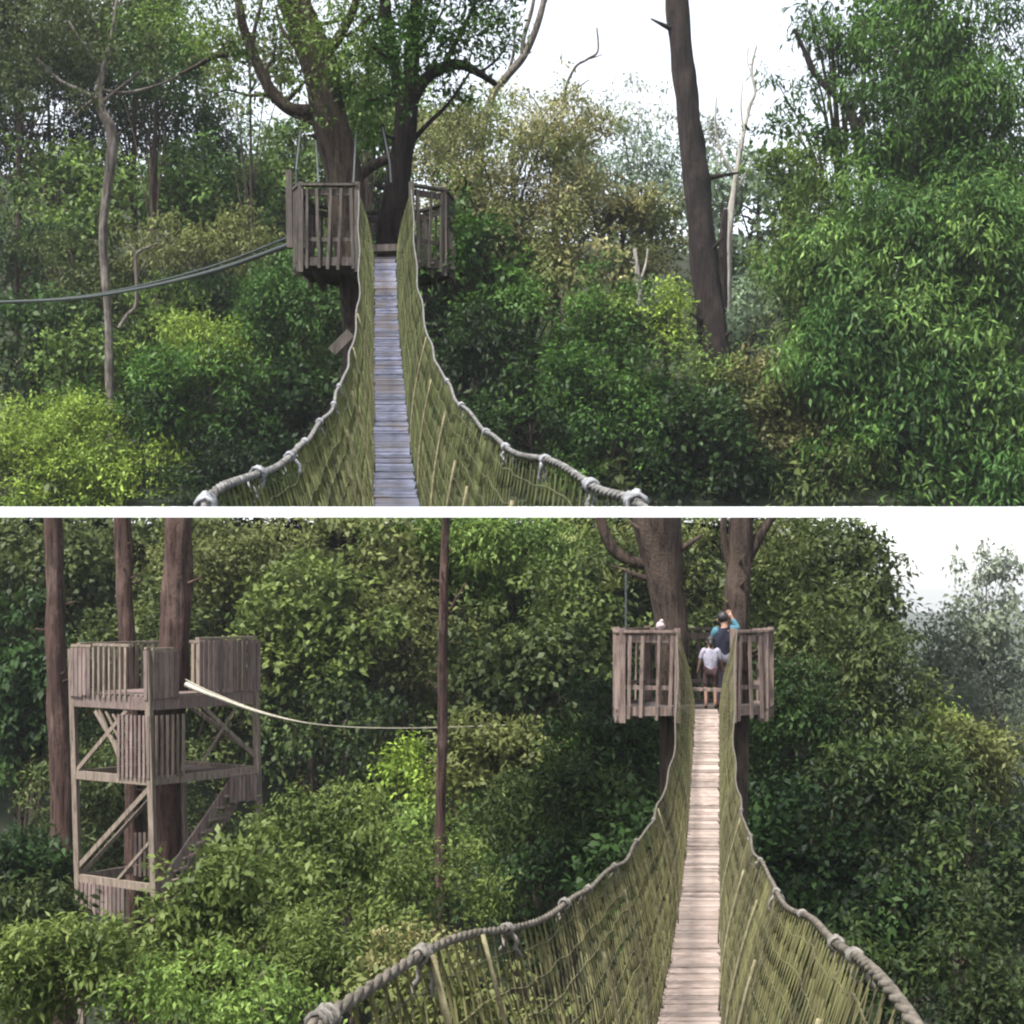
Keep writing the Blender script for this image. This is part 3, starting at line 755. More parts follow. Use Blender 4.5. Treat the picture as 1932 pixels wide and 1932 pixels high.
# ------------------------------------------------------------------ cable walks
def cable(label, pts, r, mat, zone, cat='cable', nm='cable', nroot=None):
    m = MB(); q = [Vector(z) for z in resample(pts, 50)]
    m.tube(q, r, 7); o = m.build(nm, mat, None, zone, smooth=True); return tag(o, label, cat)
def cable_walk(label, pts, mats, zone, gap, rs):
    root = empty('cable_walk', pts[0], label, 'cable bridge'); q = [Vector(z) for z in resample(pts, 70)]
    m = MB(); m.tube(q, rs[0], 7); m.build('foot_cable', mats[0], root, zone, smooth=True)
    up = [p + Vector((0, 0, gap(i / 69))) for i, p in enumerate(q)]
    m = MB(); m.tube(up, rs[1], 6); m.build('hand_cable', mats[1], root, zone, smooth=True)
    for i in range(3, 69, 4):
        if gap(i / 69) > .05:
            m = MB(); m.tube([q[i], up[i]], .008, 5); m.build('tie', mats[1], root, zone)
    return root
cable_walk('dark sagging cable bridge running off to the left edge, in the upper view', [P(545, 462, 28.6), P(400, 512, 33), P(250, 547, 39), P(120, 565, 43), P(-60, 572, 46)],
           (CABLE, CABLE), 'U', lambda t: .14 * (1 - t), (.045, .022))
cable_walk('pale cable bridge sagging from the timber tower towards the thin trunk', [P(350, 1291, 32.55), P(400, 1312, 32.4), P(500, 1347, 32.6), P(610, 1368, 33.2), P(760, 1374, 35), P(960, 1368, 38)],
           (CABLE_P, CABLE_P), 'L', lambda t: .10 * max(0, 1 - t * 1.8), ([.058 - .048 * min(1, i / 42) for i in range(70)], .012))
# ------------------------------------------------------------------ feature trees with drawn limbs
def limbs(root, specs, mat, zone, d, name='branch', n=8, wob=.2, first='trunk'):
    for i, pts in enumerate(specs):
        p, r = limb_path(pts, d); m = MB()
        if i == 0 and max(r) > .12:                # heavy trunks: finer rings, fluted bark and a few stubs
            q = resample([(*a, b) for a, b in zip(p, r)], 70); p = [Vector(z[:3]) for z in q]; r = [z[3] for z in q]
            m.tube(p, r, 22, .24, int(d * 10))
            rn = random.Random(int(d * 31) + len(pts))
            for k in range(6):
                c = p[rn.randint(8, 62)]; an = rn.uniform(0, 6.28); dv = Vector((math.cos(an), -abs(math.sin(an)) * .6, rn.uniform(.1, .6)))
                m.tube([c, c + dv * max(r) * 1.1, c + dv * max(r) * rn.uniform(1.5, 2.6)], [max(r) * .2, max(r) * .14, max(r) * .05], 6, .2, k)
        else: m.tube(p, r, n, wob, i + int(d))
        m.build(first if i == 0 else name, mat, root, zone, smooth=True)
def blob_list(lst, d, spread=1.0, seed=0):
    rn = random.Random(seed)
    return [(P(u, v, d + rn.uniform(-1, 1) * spread), (r * px(d) * 1.2, r * px(d), r * px(d) * .85)) for u, v, r in lst]

dT = 29.3
t1 = empty('tree', P(672, 954, dT), 'massive leaning brown tree trunk growing up through the left of the grey platform', 'tree')
limbs(t1, [[(672, 990, 40), (664, 640, 36), (660, 520, 42), (656, 410, 60), (646, 330, 66), (624, 232, 66), (602, 130, 66), (578, 60, 62), (555, 0, 58), (515, -130, 46)],
           [(630, 225, 44), (590, 213, 32), (548, 206, 26), (515, 176, 24), (495, 142, 22), (478, 105, 20), (462, 60, 18), (452, 12, 16), (444, -50, 10)],
           [(468, 100, 14), (432, 103, 10), (400, 108, 9), (372, 124, 8), (338, 140, 5)],
           [(535, 197, 10), (558, 172, 8), (578, 150, 6), (600, 120, 4)], [(482, 112, 9), (478, 70, 8), (490, 20, 7), (500, -30, 5)],
           [(600, 120, 26), (640, 70, 20), (670, 10, 16), (690, -60, 10)],
           [(672, 338, 20), (702, 313, 19), (738, 296, 20)], [(600, 125, 12), (560, 90, 9), (530, 50, 7), (520, 10, 5)], [(640, 70, 9), (668, 60, 7), (700, 30, 4)], [(515, 176, 8), (470, 180, 6), (430, 170, 4), (405, 178, 2.5)], [(495, 142, 6), (515, 110, 5), (522, 70, 3)], [(612, 180, 10), (650, 170, 7), (690, 150, 4)]], BARK_UMBER, 'U', dT)
foliage('crown', blob_list([(395, 55, 46), (345, 90, 34), (430, 135, 38), (515, 105, 34), (415, 35, 40), (370, 20, 44), (490, 30, 30), (545, 150, 26), (640, 40, 46), (530, 20, 40), (690, 70, 42), (470, 185, 28), (555, 180, 26), (640, 110, 40), (680, 140, 40), (540, 80, 34), (580, 90, 26), (690, 25, 44), (610, 200, 22), (450, 85, 34), (390, 90, 30), (250, 40, 40), (310, 30, 44), (430, 165, 20),
        (510, -60, 90), (640, -60, 90), (400, -50, 80)], dT, 1.2, 1) + blob_list([(600, 70, 36), (635, 145, 30), (572, 165, 24), (640, 30, 34), (560, 40, 30), (610, 225, 18)], dT - 1.1, .2, 3), .11, LM['mid'], t1, 'U', cover=1.5, seed=501, sprays=6, hollow=.1)
t2 = empty('tree', P(738, 954, dT + .6), 'dark forked tree rising behind the opening of the grey platform', 'tree')
limbs(t2, [[(738, 990, 44), (740, 520, 50), (740, 450, 54), (746, 380, 50), (756, 300, 44), (765, 240, 44), (769, 190, 42), (774, 140, 30), (778, 80, 26), (786, 0, 22), (800, -110, 14)],
           [(765, 240, 28), (752, 170, 25), (740, 105, 24), (731, 40, 22), (722, -30, 20), (712, -120, 12)],
           [(772, 200, 26), (800, 152, 22), (835, 128, 20), (870, 122, 18), (905, 138, 14), (936, 160, 9)],
           [(758, 295, 12), (790, 252, 10), (815, 226, 8), (850, 190, 6), (890, 130, 4)],
           [(748, 345, 16), (735, 312, 13), (728, 270, 10), (722, 235, 7)],
           [(835, 128, 12), (860, 80, 10), (890, 20, 8), (910, -40, 6)], [(742, 115, 8), (705, 90, 6), (680, 50, 4)], [(776, 110, 9), (810, 70, 7), (835, 20, 4)], [(905, 138, 6), (940, 110, 4), (965, 70, 2.5)], [(752, 170, 8), (720, 185, 6), (690, 190, 3)]], BARK_DARK, 'U', dT + .6)
foliage('crown', blob_list([(690, 180, 46), (712, 90, 42), (820, 60, 54), (890, 70, 50), (855, 170, 36), (930, 100, 40), (800, 15, 54), (955, 45, 40), (690, 235, 40), (700, 20, 40), (905, 20, 50), (640, 170, 34), (850, 120, 40), (760, 60, 50), (790, 110, 40), (670, 100, 44), (710, 270, 34), (870, 352, 20), (884, 420, 24), (862, 478, 22), (760, 140, 30),
        (820, -80, 90), (940, -60, 80), (720, -70, 70)], dT + .6, 1.2, 2) + blob_list([(770, 95, 36), (742, 170, 26), (790, 40, 36), (730, 60, 30), (772, 215, 18)], dT - .6, .2, 4) + [(P(852, 378, 28.6), (.28, .2, .2)), (P(838, 330, 28.8), (.2, .2, .14)), (P(868, 430, 28.7), (.24, .2, .26)), (P(850, 485, 28.6), (.3, .2, .2)), (P(805, 505, 28.4), (.3, .2, .16))], .115, LM['deep'], t2, 'U', cover=1.9, seed=502, sprays=7, hollow=.1)
dd = 58
t3 = empty('bare_tree', P(905, 800, dd), 'bare forked grey limbs standing against the sky right of the forked tree', 'tree')
limbs(t3, [[(905, 990, 22), (900, 600, 20), (905, 300, 16), (925, 190, 14), (955, 145, 14), (985, 110, 14), (1005, 70, 13), (1022, 20, 12), (1035, -40, 8)],
           [(985, 110, 9), (988, 70, 8), (1003, 20, 7), (1012, -30, 5)], [(955, 145, 6), (968, 105, 5), (972, 60, 4), (985, 30, 3)]], BARK_GREY, 'U', dd)
dd = 57
t4 = empty('bare_tree', P(1070, 760, dd), 'thin bare twigs sticking up left of the leaning dark trunk', 'tree')
limbs(t4, [[(1060, 800, 10), (1050, 400, 8), (1062, 200, 6), (1082, 132, 5), (1108, 112, 5), (1128, 96, 4), (1126, 52, 3)], [(1108, 112, 3), (1122, 108, 2.5), (1136, 103, 2)],
           [(1066, 180, 3), (1090, 165, 3), (1112, 150, 2)]], BARK_GREY, 'U', dd)
dd = 53
t5 = empty('leaning_tree', P(1362, 925, dd), 'tall dark reddish trunk leaning left, bare against the white sky', 'tree')
limbs(t5, [[(1370, 940, 66), (1352, 700, 58), (1340, 600, 54), (1325, 450, 52), (1312, 330, 48), (1300, 230, 46), (1290, 130, 43), (1279, 20, 41), (1268, -150, 38), (1262, -300, 30)],
           [(1264, -230, 20), (1230, -300, 14), (1190, -340, 8)], [(1264, -250, 18), (1300, -320, 12), (1340, -350, 8)]], BARK_DARK, 'U', dd, n=14)
foliage('crown', blob_list([(1200, -350, 80), (1280, -380, 90), (1350, -360, 80)], dd, 1.5, 4), .25, LM['deep'], t5, 'U', cover=1.2, seed=505)
dd = 60
t6 = empty('dead_tree', P(1372, 800, dd), 'pale dead tree with thin bare top just right of the leaning dark trunk', 'tree')
limbs(t6, [[(1372, 850, 18), (1373, 600, 16), (1373, 480, 15), (1379, 400, 13), (1389, 330, 10), (1403, 250, 8), (1415, 200, 7), (1425, 172, 6), (1418, 130, 5), (1428, 85, 3)],
           [(1424, 175, 3), (1436, 165, 3), (1446, 158, 2)], [(1389, 335, 6), (1362, 290, 5), (1350, 240, 4), (1352, 180, 2.5)], [(1403, 250, 4), (1398, 200, 3), (1402, 150, 2)],
           [(1420, 145, 3), (1410, 115, 2), (1412, 90, 2)], [(1360, 285, 3), (1340, 262, 2.5), (1334, 225, 2)], [(1380, 395, 4), (1395, 350, 3), (1420, 300, 2)]], BARK_PALE, 'U', dd)
t6b = empty('dead_tree', P(1366, 800, dd - 1), 'dark dead stem with short broken top beside the pale dead tree', 'tree')
limbs(t6b, [[(1362, 850, 22), (1362, 600, 20), (1364, 480, 16), (1367, 410, 13), (1372, 395, 5)], [(1367, 420, 6), (1360, 395, 4), (1366, 370, 2)]], BARK_DARK, 'U', dd - 1)
t6c = empty('dead_tree', P(1212, 760, 62), 'short pale grey stem standing among leaves left of the leaning dark trunk', 'tree')
limbs(t6c, [[(1205, 800, 14), (1207, 580, 12), (1203, 520, 10), (1198, 470, 7)], [(1205, 540, 6), (1218, 500, 4), (1222, 470, 3)]], BARK_PALE, 'U', 54)
dd = 52
t7 = empty('slim_tree', P(216, 925, dd), 'slim crooked tree with long bare pinkish stem left of the dark cable', 'tree')
limbs(t7, [[(217, 940, 18), (212, 840, 16), (208, 720, 16), (204, 600, 15), (198, 520, 15), (194, 450, 15), (199, 380, 16), (207, 320, 19), (213, 268, 21), (206, 235, 21), (191, 206, 18), (187, 170, 14), (198, 120, 11), (212, 60, 8), (220, 0, 5)],
           [(190, 196, 9), (225, 168, 9), (250, 148, 8), (270, 130, 5)], [(140, 220, 5), (165, 197, 8), (190, 182, 9)], [(188, 190, 10), (150, 170, 8), (110, 150, 6), (70, 110, 4)],
           [(190, 170, 8), (240, 175, 7), (300, 160, 6), (345, 138, 4)], [(195, 130, 7), (160, 90, 6), (130, 40, 4)]], BARK_GREY, 'U', dd)
foliage('crown', blob_list([(120, 130, 44), (60, 110, 46), (180, 90, 50), (240, 100, 44), (290, 130, 30), (110, 60, 50), (50, 40, 50), (210, 30, 52), (160, 180, 30), (60, 190, 40), (310, 70, 34), (130, 0, 50), (280, 10, 46), (20, 160, 46)], dd, 2, 6),
        .17, LM['olivedark'], t7, 'U', cover=2.0, seed=507, hollow=.1)
t8 = empty('bare_tree', P(245, 640, 55), 'small bare forked tree beside the slim crooked tree', 'tree')
limbs(t8, [[(225, 620, 9), (240, 595, 8), (256, 578, 8), (258, 540, 8), (256, 500, 7), (258, 480, 7), (272, 470, 5), (296, 460, 4)], [(258, 482, 5), (248, 466, 4), (236, 460, 3)], [(256, 530, 4), (268, 505, 3), (276, 490, 2)]], BARK_GREY, 'U', 51.5)
# valley trunks
dd = 33.6
t9 = empty('tree', P(322, 1640, dd), 'thick red barked trunk rising through the middle of the timber tower', 'tree'); t9.location.z = 0
limbs(t9, [[(312, 2700, 60), (312, 1660, 56), (318, 1400, 54), (328, 1225, 54), (334, 1100, 54), (338, 960, 52)]], BARK_RED, 'L', dd, n=12)
t10 = empty('tree', P(240, 1640, 34.6), 'slender red trunk rising behind the left half of the timber tower', 'tree'); t10.location.z = 0
limbs(t10, [[(262, 2700, 36), (252, 1500, 34), (242, 1230, 31), (234, 1100, 30), (230, 950, 29)]], BARK_RED, 'L', 34.6, n=10)
t11 = empty('tree', P(105, 1640, 37), 'dull brown trunk standing left of the timber tower', 'tree'); t11.location.z = 0
limbs(t11, [[(118, 2700, 44), (118, 1620, 40), (108, 1300, 38), (104, 1120, 36), (100, 960, 34)]], BARK_RED, 'L', 37, n=10)
dd = 34.2
t12 = empty('slim_tree', P(832, 1640, dd), 'thin straight pinkish trunk between the timber tower and the pale bridge', 'tree'); t12.location.z = 0
limbs(t12, [[(826, 2600, 24), (830, 1640, 20), (834, 1400, 19), (836, 1200, 18), (838, 1080, 16), (843, 950, 15)], [(836, 1320, 4), (815, 1290, 3), (800, 1280, 2)], [(836, 1180, 5), (860, 1130, 4), (880, 1100, 3)]], BARK_RED, 'L', dd)
dd = dB + 1.2
t13 = empty('tree', P(1262, 1340, dd), 'thick pinkish brown trunk leaning left behind the left rail of the pinkish platform', 'tree'); t13.location.z = 0
limbs(t13, [[(1262, 2900, 60), (1262, 1500, 34), (1266, 1330, 44), (1265, 1240, 62), (1262, 1160, 62), (1252, 1080, 78), (1240, 1010, 92), (1232, 950, 96)],
            [(1240, 1062, 30), (1200, 1062, 24), (1165, 1045, 22), (1145, 1015, 20), (1132, 975, 18), (1125, 950, 16)]], BARK_BROWN, 'L', dd, n=12)
t14 = empty('tree', P(1392, 1340, dd + .3), 'brown forked trunk behind the right rail of the pinkish platform', 'tree'); t14.location.z = 0
limbs(t14, [[(1385, 2900, 60), (1386, 1400, 48), (1388, 1260, 50), (1390, 1150, 48), (1396, 1060, 44), (1400, 1000, 42), (1398, 950, 40)],
            [(1398, 1070, 26), (1420, 1035, 22), (1440, 1000, 18), (1462, 970, 15), (1480, 945, 12)], [(1394, 1100, 18), (1372, 1050, 15), (1365, 1000, 13), (1368, 950, 11)]], BARK_BROWN, 'L', dd + .3, n=12)
foliage('crown', blob_list([(1090, 1000, 30), (1150, 990, 34), (1170, 1080, 30), (1330, 1000, 44), (1310, 1080, 36), (1470, 1010, 40), (1440, 1060, 34), (1340, 1130, 22), (1300, 1130, 16), (1110, 1060, 24), (1200, 1000, 30)], dd + .6, .6, 9), .09, LM['olive'], t13, 'L', cover=.9, seed=513, hollow=.1)
foliage('crown', blob_list([(1500, 1050, 60), (1430, 1110, 44), (1540, 1130, 60), (1480, 1170, 50), (1450, 1000, 40), (1540, 1000, 50), (1330, 985, 36)], dd + 1.2, 1, 10), .11, LM['olivedark'], t14, 'L', cover=1.5, seed=514, hollow=.2)

# ------------------------------------------------------------------ the forest, tree by tree
T = lambda *a, **k: tree(*a, **k)
U, L = 'U', 'L'
GU = 'trees on the upper hillside'; GL = 'trees of the valley forest'; SU = 'shrubs on the upper hillside'; SL = 'shrubs below the pale bridge'
# far ones first
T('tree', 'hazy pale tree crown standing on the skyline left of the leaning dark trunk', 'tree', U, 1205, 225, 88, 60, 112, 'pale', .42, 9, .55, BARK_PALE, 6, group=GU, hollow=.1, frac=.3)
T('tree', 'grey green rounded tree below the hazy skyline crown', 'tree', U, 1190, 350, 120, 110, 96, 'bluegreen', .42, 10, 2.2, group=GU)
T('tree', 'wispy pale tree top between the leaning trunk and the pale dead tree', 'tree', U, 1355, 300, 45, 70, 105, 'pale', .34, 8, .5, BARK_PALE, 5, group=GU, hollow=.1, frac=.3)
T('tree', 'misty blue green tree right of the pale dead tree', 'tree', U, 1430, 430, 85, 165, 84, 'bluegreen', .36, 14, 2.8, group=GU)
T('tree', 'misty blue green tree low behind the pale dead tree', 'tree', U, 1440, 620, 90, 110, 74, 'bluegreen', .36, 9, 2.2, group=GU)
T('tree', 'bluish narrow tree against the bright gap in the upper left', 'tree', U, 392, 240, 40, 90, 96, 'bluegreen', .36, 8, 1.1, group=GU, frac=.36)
T('tree', 'hazy green tree filling the view left of the massive leaning trunk', 'tree', U, 500, 320, 95, 95, 84, 'bluegreen', .34, 10, 2.0, group=GU)
T('tree', 'yellow green soft tree behind the left rail of the grey platform', 'tree', U, 520, 400, 95, 80, 72, 'mid', .3, 9, 2.4, group=GU)
T('tree', 'pale green soft tree seen between the two trunks above the grey platform', 'tree', U, 700, 280, 85, 120, 68, 'mid', .22, 14, 2.4, group=GU)
T('tree', 'dull green tree seen through the opening of the grey platform', 'tree', U, 710, 410, 80, 90, 70, 'olive', .28, 8, 2.4, group=GU)
T('tree', 'light green tree under the arching limb of the forked tree', 'tree', U, 860, 225, 75, 80, 72, 'mid', .28, 9, 1.8, group=GU)
T('tree', 'yellow green tree between the forked tree and the golden flowering tree', 'tree', U, 855, 330, 85, 110, 57.5, 'gold', .19, 11, 2.0, group=GU, hollow=.25)
T('tree', 'olive tree with small leaves under the long left limb of the massive trunk', 'tree', U, 585, 300, 75, 85, 70, 'mid', .22, 11, 2.2, group=GU)
# upper left
T('tree', 'green leafy tree top hanging over the upper middle left', 'tree', U, 300, 90, 100, 80, 61, 'deep', .2, 11, 1.6, group=GU, hollow=.1, tw=10)
T('tree', 'fine leaved olive tree top just left of the massive leaning trunk', 'tree', U, 470, 110, 95, 80, 60, 'olive', .17, 10, .75, group=GU, hollow=.05, tw=8)
T('tree', 'green tree crown between the massive trunk and the forked tree', 'tree', U, 690, 160, 80, 90, 62, 'mid', .19, 10, 1.3, group=GU, hollow=.1, tw=9)
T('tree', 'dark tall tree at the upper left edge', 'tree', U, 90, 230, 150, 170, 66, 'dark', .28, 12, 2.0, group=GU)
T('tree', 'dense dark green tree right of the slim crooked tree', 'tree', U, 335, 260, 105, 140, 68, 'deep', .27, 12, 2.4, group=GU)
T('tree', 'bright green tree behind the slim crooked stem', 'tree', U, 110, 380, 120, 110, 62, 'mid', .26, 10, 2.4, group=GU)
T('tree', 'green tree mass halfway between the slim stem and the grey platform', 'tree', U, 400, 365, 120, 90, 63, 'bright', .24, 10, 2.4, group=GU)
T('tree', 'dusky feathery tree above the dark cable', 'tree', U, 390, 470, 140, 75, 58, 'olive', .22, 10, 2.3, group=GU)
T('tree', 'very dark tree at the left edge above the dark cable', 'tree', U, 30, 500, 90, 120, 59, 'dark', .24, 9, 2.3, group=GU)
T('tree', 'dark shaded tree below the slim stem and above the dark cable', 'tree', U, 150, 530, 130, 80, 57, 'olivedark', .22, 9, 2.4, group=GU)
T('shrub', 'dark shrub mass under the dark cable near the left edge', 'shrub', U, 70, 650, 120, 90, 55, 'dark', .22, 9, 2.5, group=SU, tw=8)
T('shrub', 'blue green shrub under the middle of the dark cable', 'shrub', U, 430, 570, 110, 60, 55.5, 'dark', .22, 8, 2.5, group=SU, tw=8)
T('shrub', 'small rounded green shrub just right of the slim stem', 'shrub', U, 300, 600, 70, 60, 54, 'mid', .2, 8, 2.5, group=SU, tw=8)
T('tree', 'dense green leafy tree just below the left rail of the grey platform', 'tree', U, 560, 610, 120, 120, 52.5, 'deep', .2, 12, 2.7, group=GU)
T('shrub', 'yellow green sunlit shrub left of the upper bridge', 'shrub', U, 385, 660, 120, 62, 52.6, 'lime', .19, 10, 2.4, group=SU, tw=8)
T('shrub', 'green shrub at the foot of the slim crooked stem', 'shrub', U, 160, 690, 80, 90, 53.5, 'mid', .2, 9, 2.5, group=SU, tw=8)
T('shrub', 'broad dark green shrub in front of the yellow green one', 'shrub', U, 350, 760, 150, 95, 51.8, 'deep', .2, 11, 2.7, group=SU, tw=8)
T('shrub', 'dark shrub beside the left hand rope of the upper bridge', 'shrub', U, 555, 770, 110, 100, 51.4, 'dark', .2, 10, 2.7, group=SU, tw=8)
T('shrub', 'darkest shrub at the foot of the left net of the upper bridge', 'shrub', U, 450, 890, 150, 70, 50.8, 'dark', .2, 10, 2.7, group=SU, tw=8)
T('shrub', 'bright lime shrub at the left edge of the upper view', 'shrub', U, 70, 840, 130, 95, 51, 'lime', .18, 12, 2.6, group=SU, tw=8)
T('shrub', 'bright lime shrub hiding the foot of the slim crooked stem', 'shrub', U, 240, 925, 115, 85, 50.6, 'lime', .18, 10, 2.6, group=SU, tw=8)
T('shrub', 'lime green shrub in the lowest left corner of the upper view', 'shrub', U, 60, 940, 120, 60, 50.4, 'lime', .18, 9, 2.6, group=SU, tw=8)
# behind the upper bridge
T('tree', 'dark leafy tree behind the upper end of the upper bridge', 'tree', U, 720, 590, 120, 130, 54.5, 'dark', .22, 9, 2.5, group=GU)
T('shrub', 'dark shrub seen through the nets of the upper bridge', 'shrub', U, 720, 820, 140, 120, 51.5, 'dark', .22, 9, 2.5, group=SU, tw=8)
# upper right of the bridge
T('tree', 'golden flowering tree spreading right of the grey platform', 'tree', U, 965, 330, 150, 150, 55, 'gold', .19, 16, 2.0, group=GU, hollow=.25)
T('tree', 'golden tipped crown rising against the sky beside the bare twigs', 'tree', U, 1045, 225, 80, 90, 57, 'gold', .18, 10, 1.4, group=GU, hollow=.2)
T('tree', 'yellowish speckled tree reaching the leaning dark trunk', 'tree', U, 1180, 430, 115, 85, 58, 'rust', .2, 11, 2.0, group=GU, hollow=.25)
T('tree', 'olive speckled tree in front of the golden flowering tree', 'tree', U, 1000, 480, 150, 90, 54.5, 'gold', .18, 11, 1.7, group=GU, hollow=.25)
T('tree', 'dark green tree right of the grey platform deck', 'tree', U, 890, 520, 95, 110, 53.4, 'deep', .2, 11, 2.7, group=GU)
T('tree', 'leafy green tree below the golden flowering tree', 'tree', U, 1060, 600, 130, 100, 53.2, 'deep', .2, 11, 2.7, group=GU)
T('shrub', 'sunlit green shrub left of the foot of the leaning trunk', 'shrub', U, 1200, 620, 95, 75, 53, 'mid', .19, 9, 2.4, group=SU, tw=8)
T('shrub', 'yellow green shrub touching the leaning dark trunk', 'shrub', U, 1250, 590, 50, 50, 52.6, 'lime', .17, 7, 1.7, group=SU, tw=8)
T('shrub', 'big dark shrub right of the upper bridge net', 'shrub', U, 910, 700, 110, 110, 52.2, 'dark', .2, 11, 2.7, group=SU, tw=8)
T('shrub', 'green shrub halfway between the upper bridge and the leaning trunk', 'shrub', U, 1120, 730, 130, 90, 51.8, 'deep', .2, 10, 2.7, group=SU, tw=8)
T('shrub', 'green shrub wrapping the foot of the leaning dark trunk', 'shrub', U, 1290, 730, 90, 80, 52, 'mid', .2, 9, 2.5, group=SU, tw=8)
T('shrub', 'dark shrub beside the right hand rope of the upper bridge', 'shrub', U, 1000, 830, 140, 90, 51.2, 'dark', .2, 10, 2.7, group=SU, tw=8)
T('shrub', 'leafy shrub under the right hand rope where it leaves the view', 'shrub', U, 1170, 850, 120, 100, 51, 'deep', .2, 10, 2.7, group=SU, tw=8)
T('shrub', 'black green shrub straight below the leaning dark trunk', 'shrub', U, 1330, 850, 110, 110, 50.9, 'dark', .2, 10, 2.7, group=SU, tw=8)
T('shrub', 'russet tinged shrub right of the foot of the leaning trunk', 'shrub', U, 1430, 735, 85, 60, 52.4, 'rust', .19, 9, 2.3, group=SU, tw=8)
T('shrub', 'brownish green shrub in front of the big bright tree', 'shrub', U, 1500, 800, 85, 80, 51.4, 'rust', .19, 9, 2.2, group=SU, tw=8)
T('shrub', 'pale green shrub behind the russet tinged one', 'shrub', U, 1420, 640, 70, 55, 56, 'bluegreen', .22, 7, 2.4, group=SU, tw=8)
T('shrub', 'dark shrub in the bottom middle right of the upper view', 'shrub', U, 1440, 900, 110, 70, 50.7, 'dark', .2, 9, 2.7, group=SU, tw=8)
# upper right
T('tree', 'dark leafy tree top filling the sky at the upper left edge', 'tree', U, 30, 60, 130, 110, 63, 'olivedark', .24, 12, 2.3, group=GU)
T('tree', 'leafy dark tree top above the bend of the slim crooked tree', 'tree', U, 255, 70, 110, 90, 65, 'olivedark', .24, 12, 1.9, group=GU, hollow=.15)
T('tree', 'dark green tree just left of the big corner tree', 'tree', U, 1690, 90, 90, 120, 56.5, 'deep', .26, 10, 1.8, group=GU, tw=14)
T('tree', 'dark green tree right of the sky gap', 'tree', U, 1730, 340, 115, 120, 54.2, 'deep', .28, 11, 2.6, group=GU, droop=1.0, aspect=.28)
T('tree', 'green tree low against the right edge under the corner tree', 'tree', U, 1880, 370, 90, 110, 53.4, 'deep', .28, 10, 2.6, group=GU, droop=1.0, aspect=.28)
T('tree', 'dark narrow band of leaves above the sky gap', 'tree', U, 1540, 262, 95, 38, 55.5, 'deep', .22, 9, 2.0, group=GU, base=1640)
T('tree', 'green tree behind the light green one right of the dead tree', 'tree', U, 1490, 330, 55, 60, 57.5, 'mid', .24, 8, 2.2, group=GU)
drp = dict(droop=1.1, aspect=.26)
T('tree', 'tall dark tree top with sky showing through in the upper right', 'tree', U, 1570, 130, 100, 110, 56, 'deep', .24, 9, .95, group=GU, hollow=.1, tw=20, base=1640, **drp)
T('tree', 'big dark green tree filling the upper right corner', 'tree', U, 1800, 190, 165, 210, 55, 'deep', .3, 16, 2.6, group=GU, tw=30, **drp)
T('tree', 'light green tree below the sky gap on the right', 'tree', U, 1540, 450, 115, 140, 54, 'mid', .28, 12, 2.5, group=GU, **drp)
T('tree', 'bright green drooping tree in the middle of the right side', 'tree', U, 1680, 540, 170, 170, 52.6, 'bright', .3, 16, 2.6, group=GU, **drp)
T('tree', 'bright green drooping tree at the right edge', 'tree', U, 1850, 520, 120, 170, 52, 'bright', .3, 13, 2.6, group=GU, **drp)
T('tree', 'drooping green tree in front, lower right of the upper view', 'tree', U, 1640, 740, 150, 130, 51.6, 'bright', .28, 14, 2.7, group=GU, **drp)
T('tree', 'drooping green tree at the lower right edge of the upper view', 'tree', U, 1840, 780, 140, 150, 51, 'bright', .3, 13, 2.7, group=GU, **drp)
T('shrub', 'dark shrub between the drooping green trees', 'shrub', U, 1660, 880, 130, 90, 50.9, 'deep', .22, 9, 2.6, group=SU, tw=8)
T('shrub', 'bright long leaved shrub at the bottom right of the upper view', 'shrub', U, 1565, 915, 95, 58, 50.4, 'grass', .3, 9, 2.2, group=SU, tw=8, droop=.9, aspect=.24)
T('shrub', 'bright long leaved shrub in the bottom right corner of the upper view', 'shrub', U, 1830, 920, 130, 65, 50.4, 'bright', .3, 9, 2.4, group=SU, tw=8, droop=.9, aspect=.24)
lim = empty('branch_tree', P(1640, 700, 55.5), 'dark bare limb crossing the thin leaves in the upper right', 'tree')
limbs(lim, [[(1650, 750, 24), (1640, 400, 22), (1610, 230, 18), (1590, 192, 14), (1560, 165, 12), (1532, 130, 11), (1515, 90, 9), (1498, 55, 6)], [(1625, 300, 10), (1630, 150, 9), (1628, 40, 8)]], BARK_DARK, 'U', 55.2)

# valley, far right
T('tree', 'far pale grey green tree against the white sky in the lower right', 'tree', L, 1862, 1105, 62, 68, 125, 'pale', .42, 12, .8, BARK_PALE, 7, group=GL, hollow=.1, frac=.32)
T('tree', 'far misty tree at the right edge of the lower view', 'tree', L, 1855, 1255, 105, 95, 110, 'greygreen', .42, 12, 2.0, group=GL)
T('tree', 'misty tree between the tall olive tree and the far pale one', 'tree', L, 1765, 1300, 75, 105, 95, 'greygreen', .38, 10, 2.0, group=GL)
T('tree', 'misty grey green tree low at the right edge', 'tree', L, 1880, 1370, 110, 90, 85, 'greygreen', .36, 9, 2.2, group=GL)
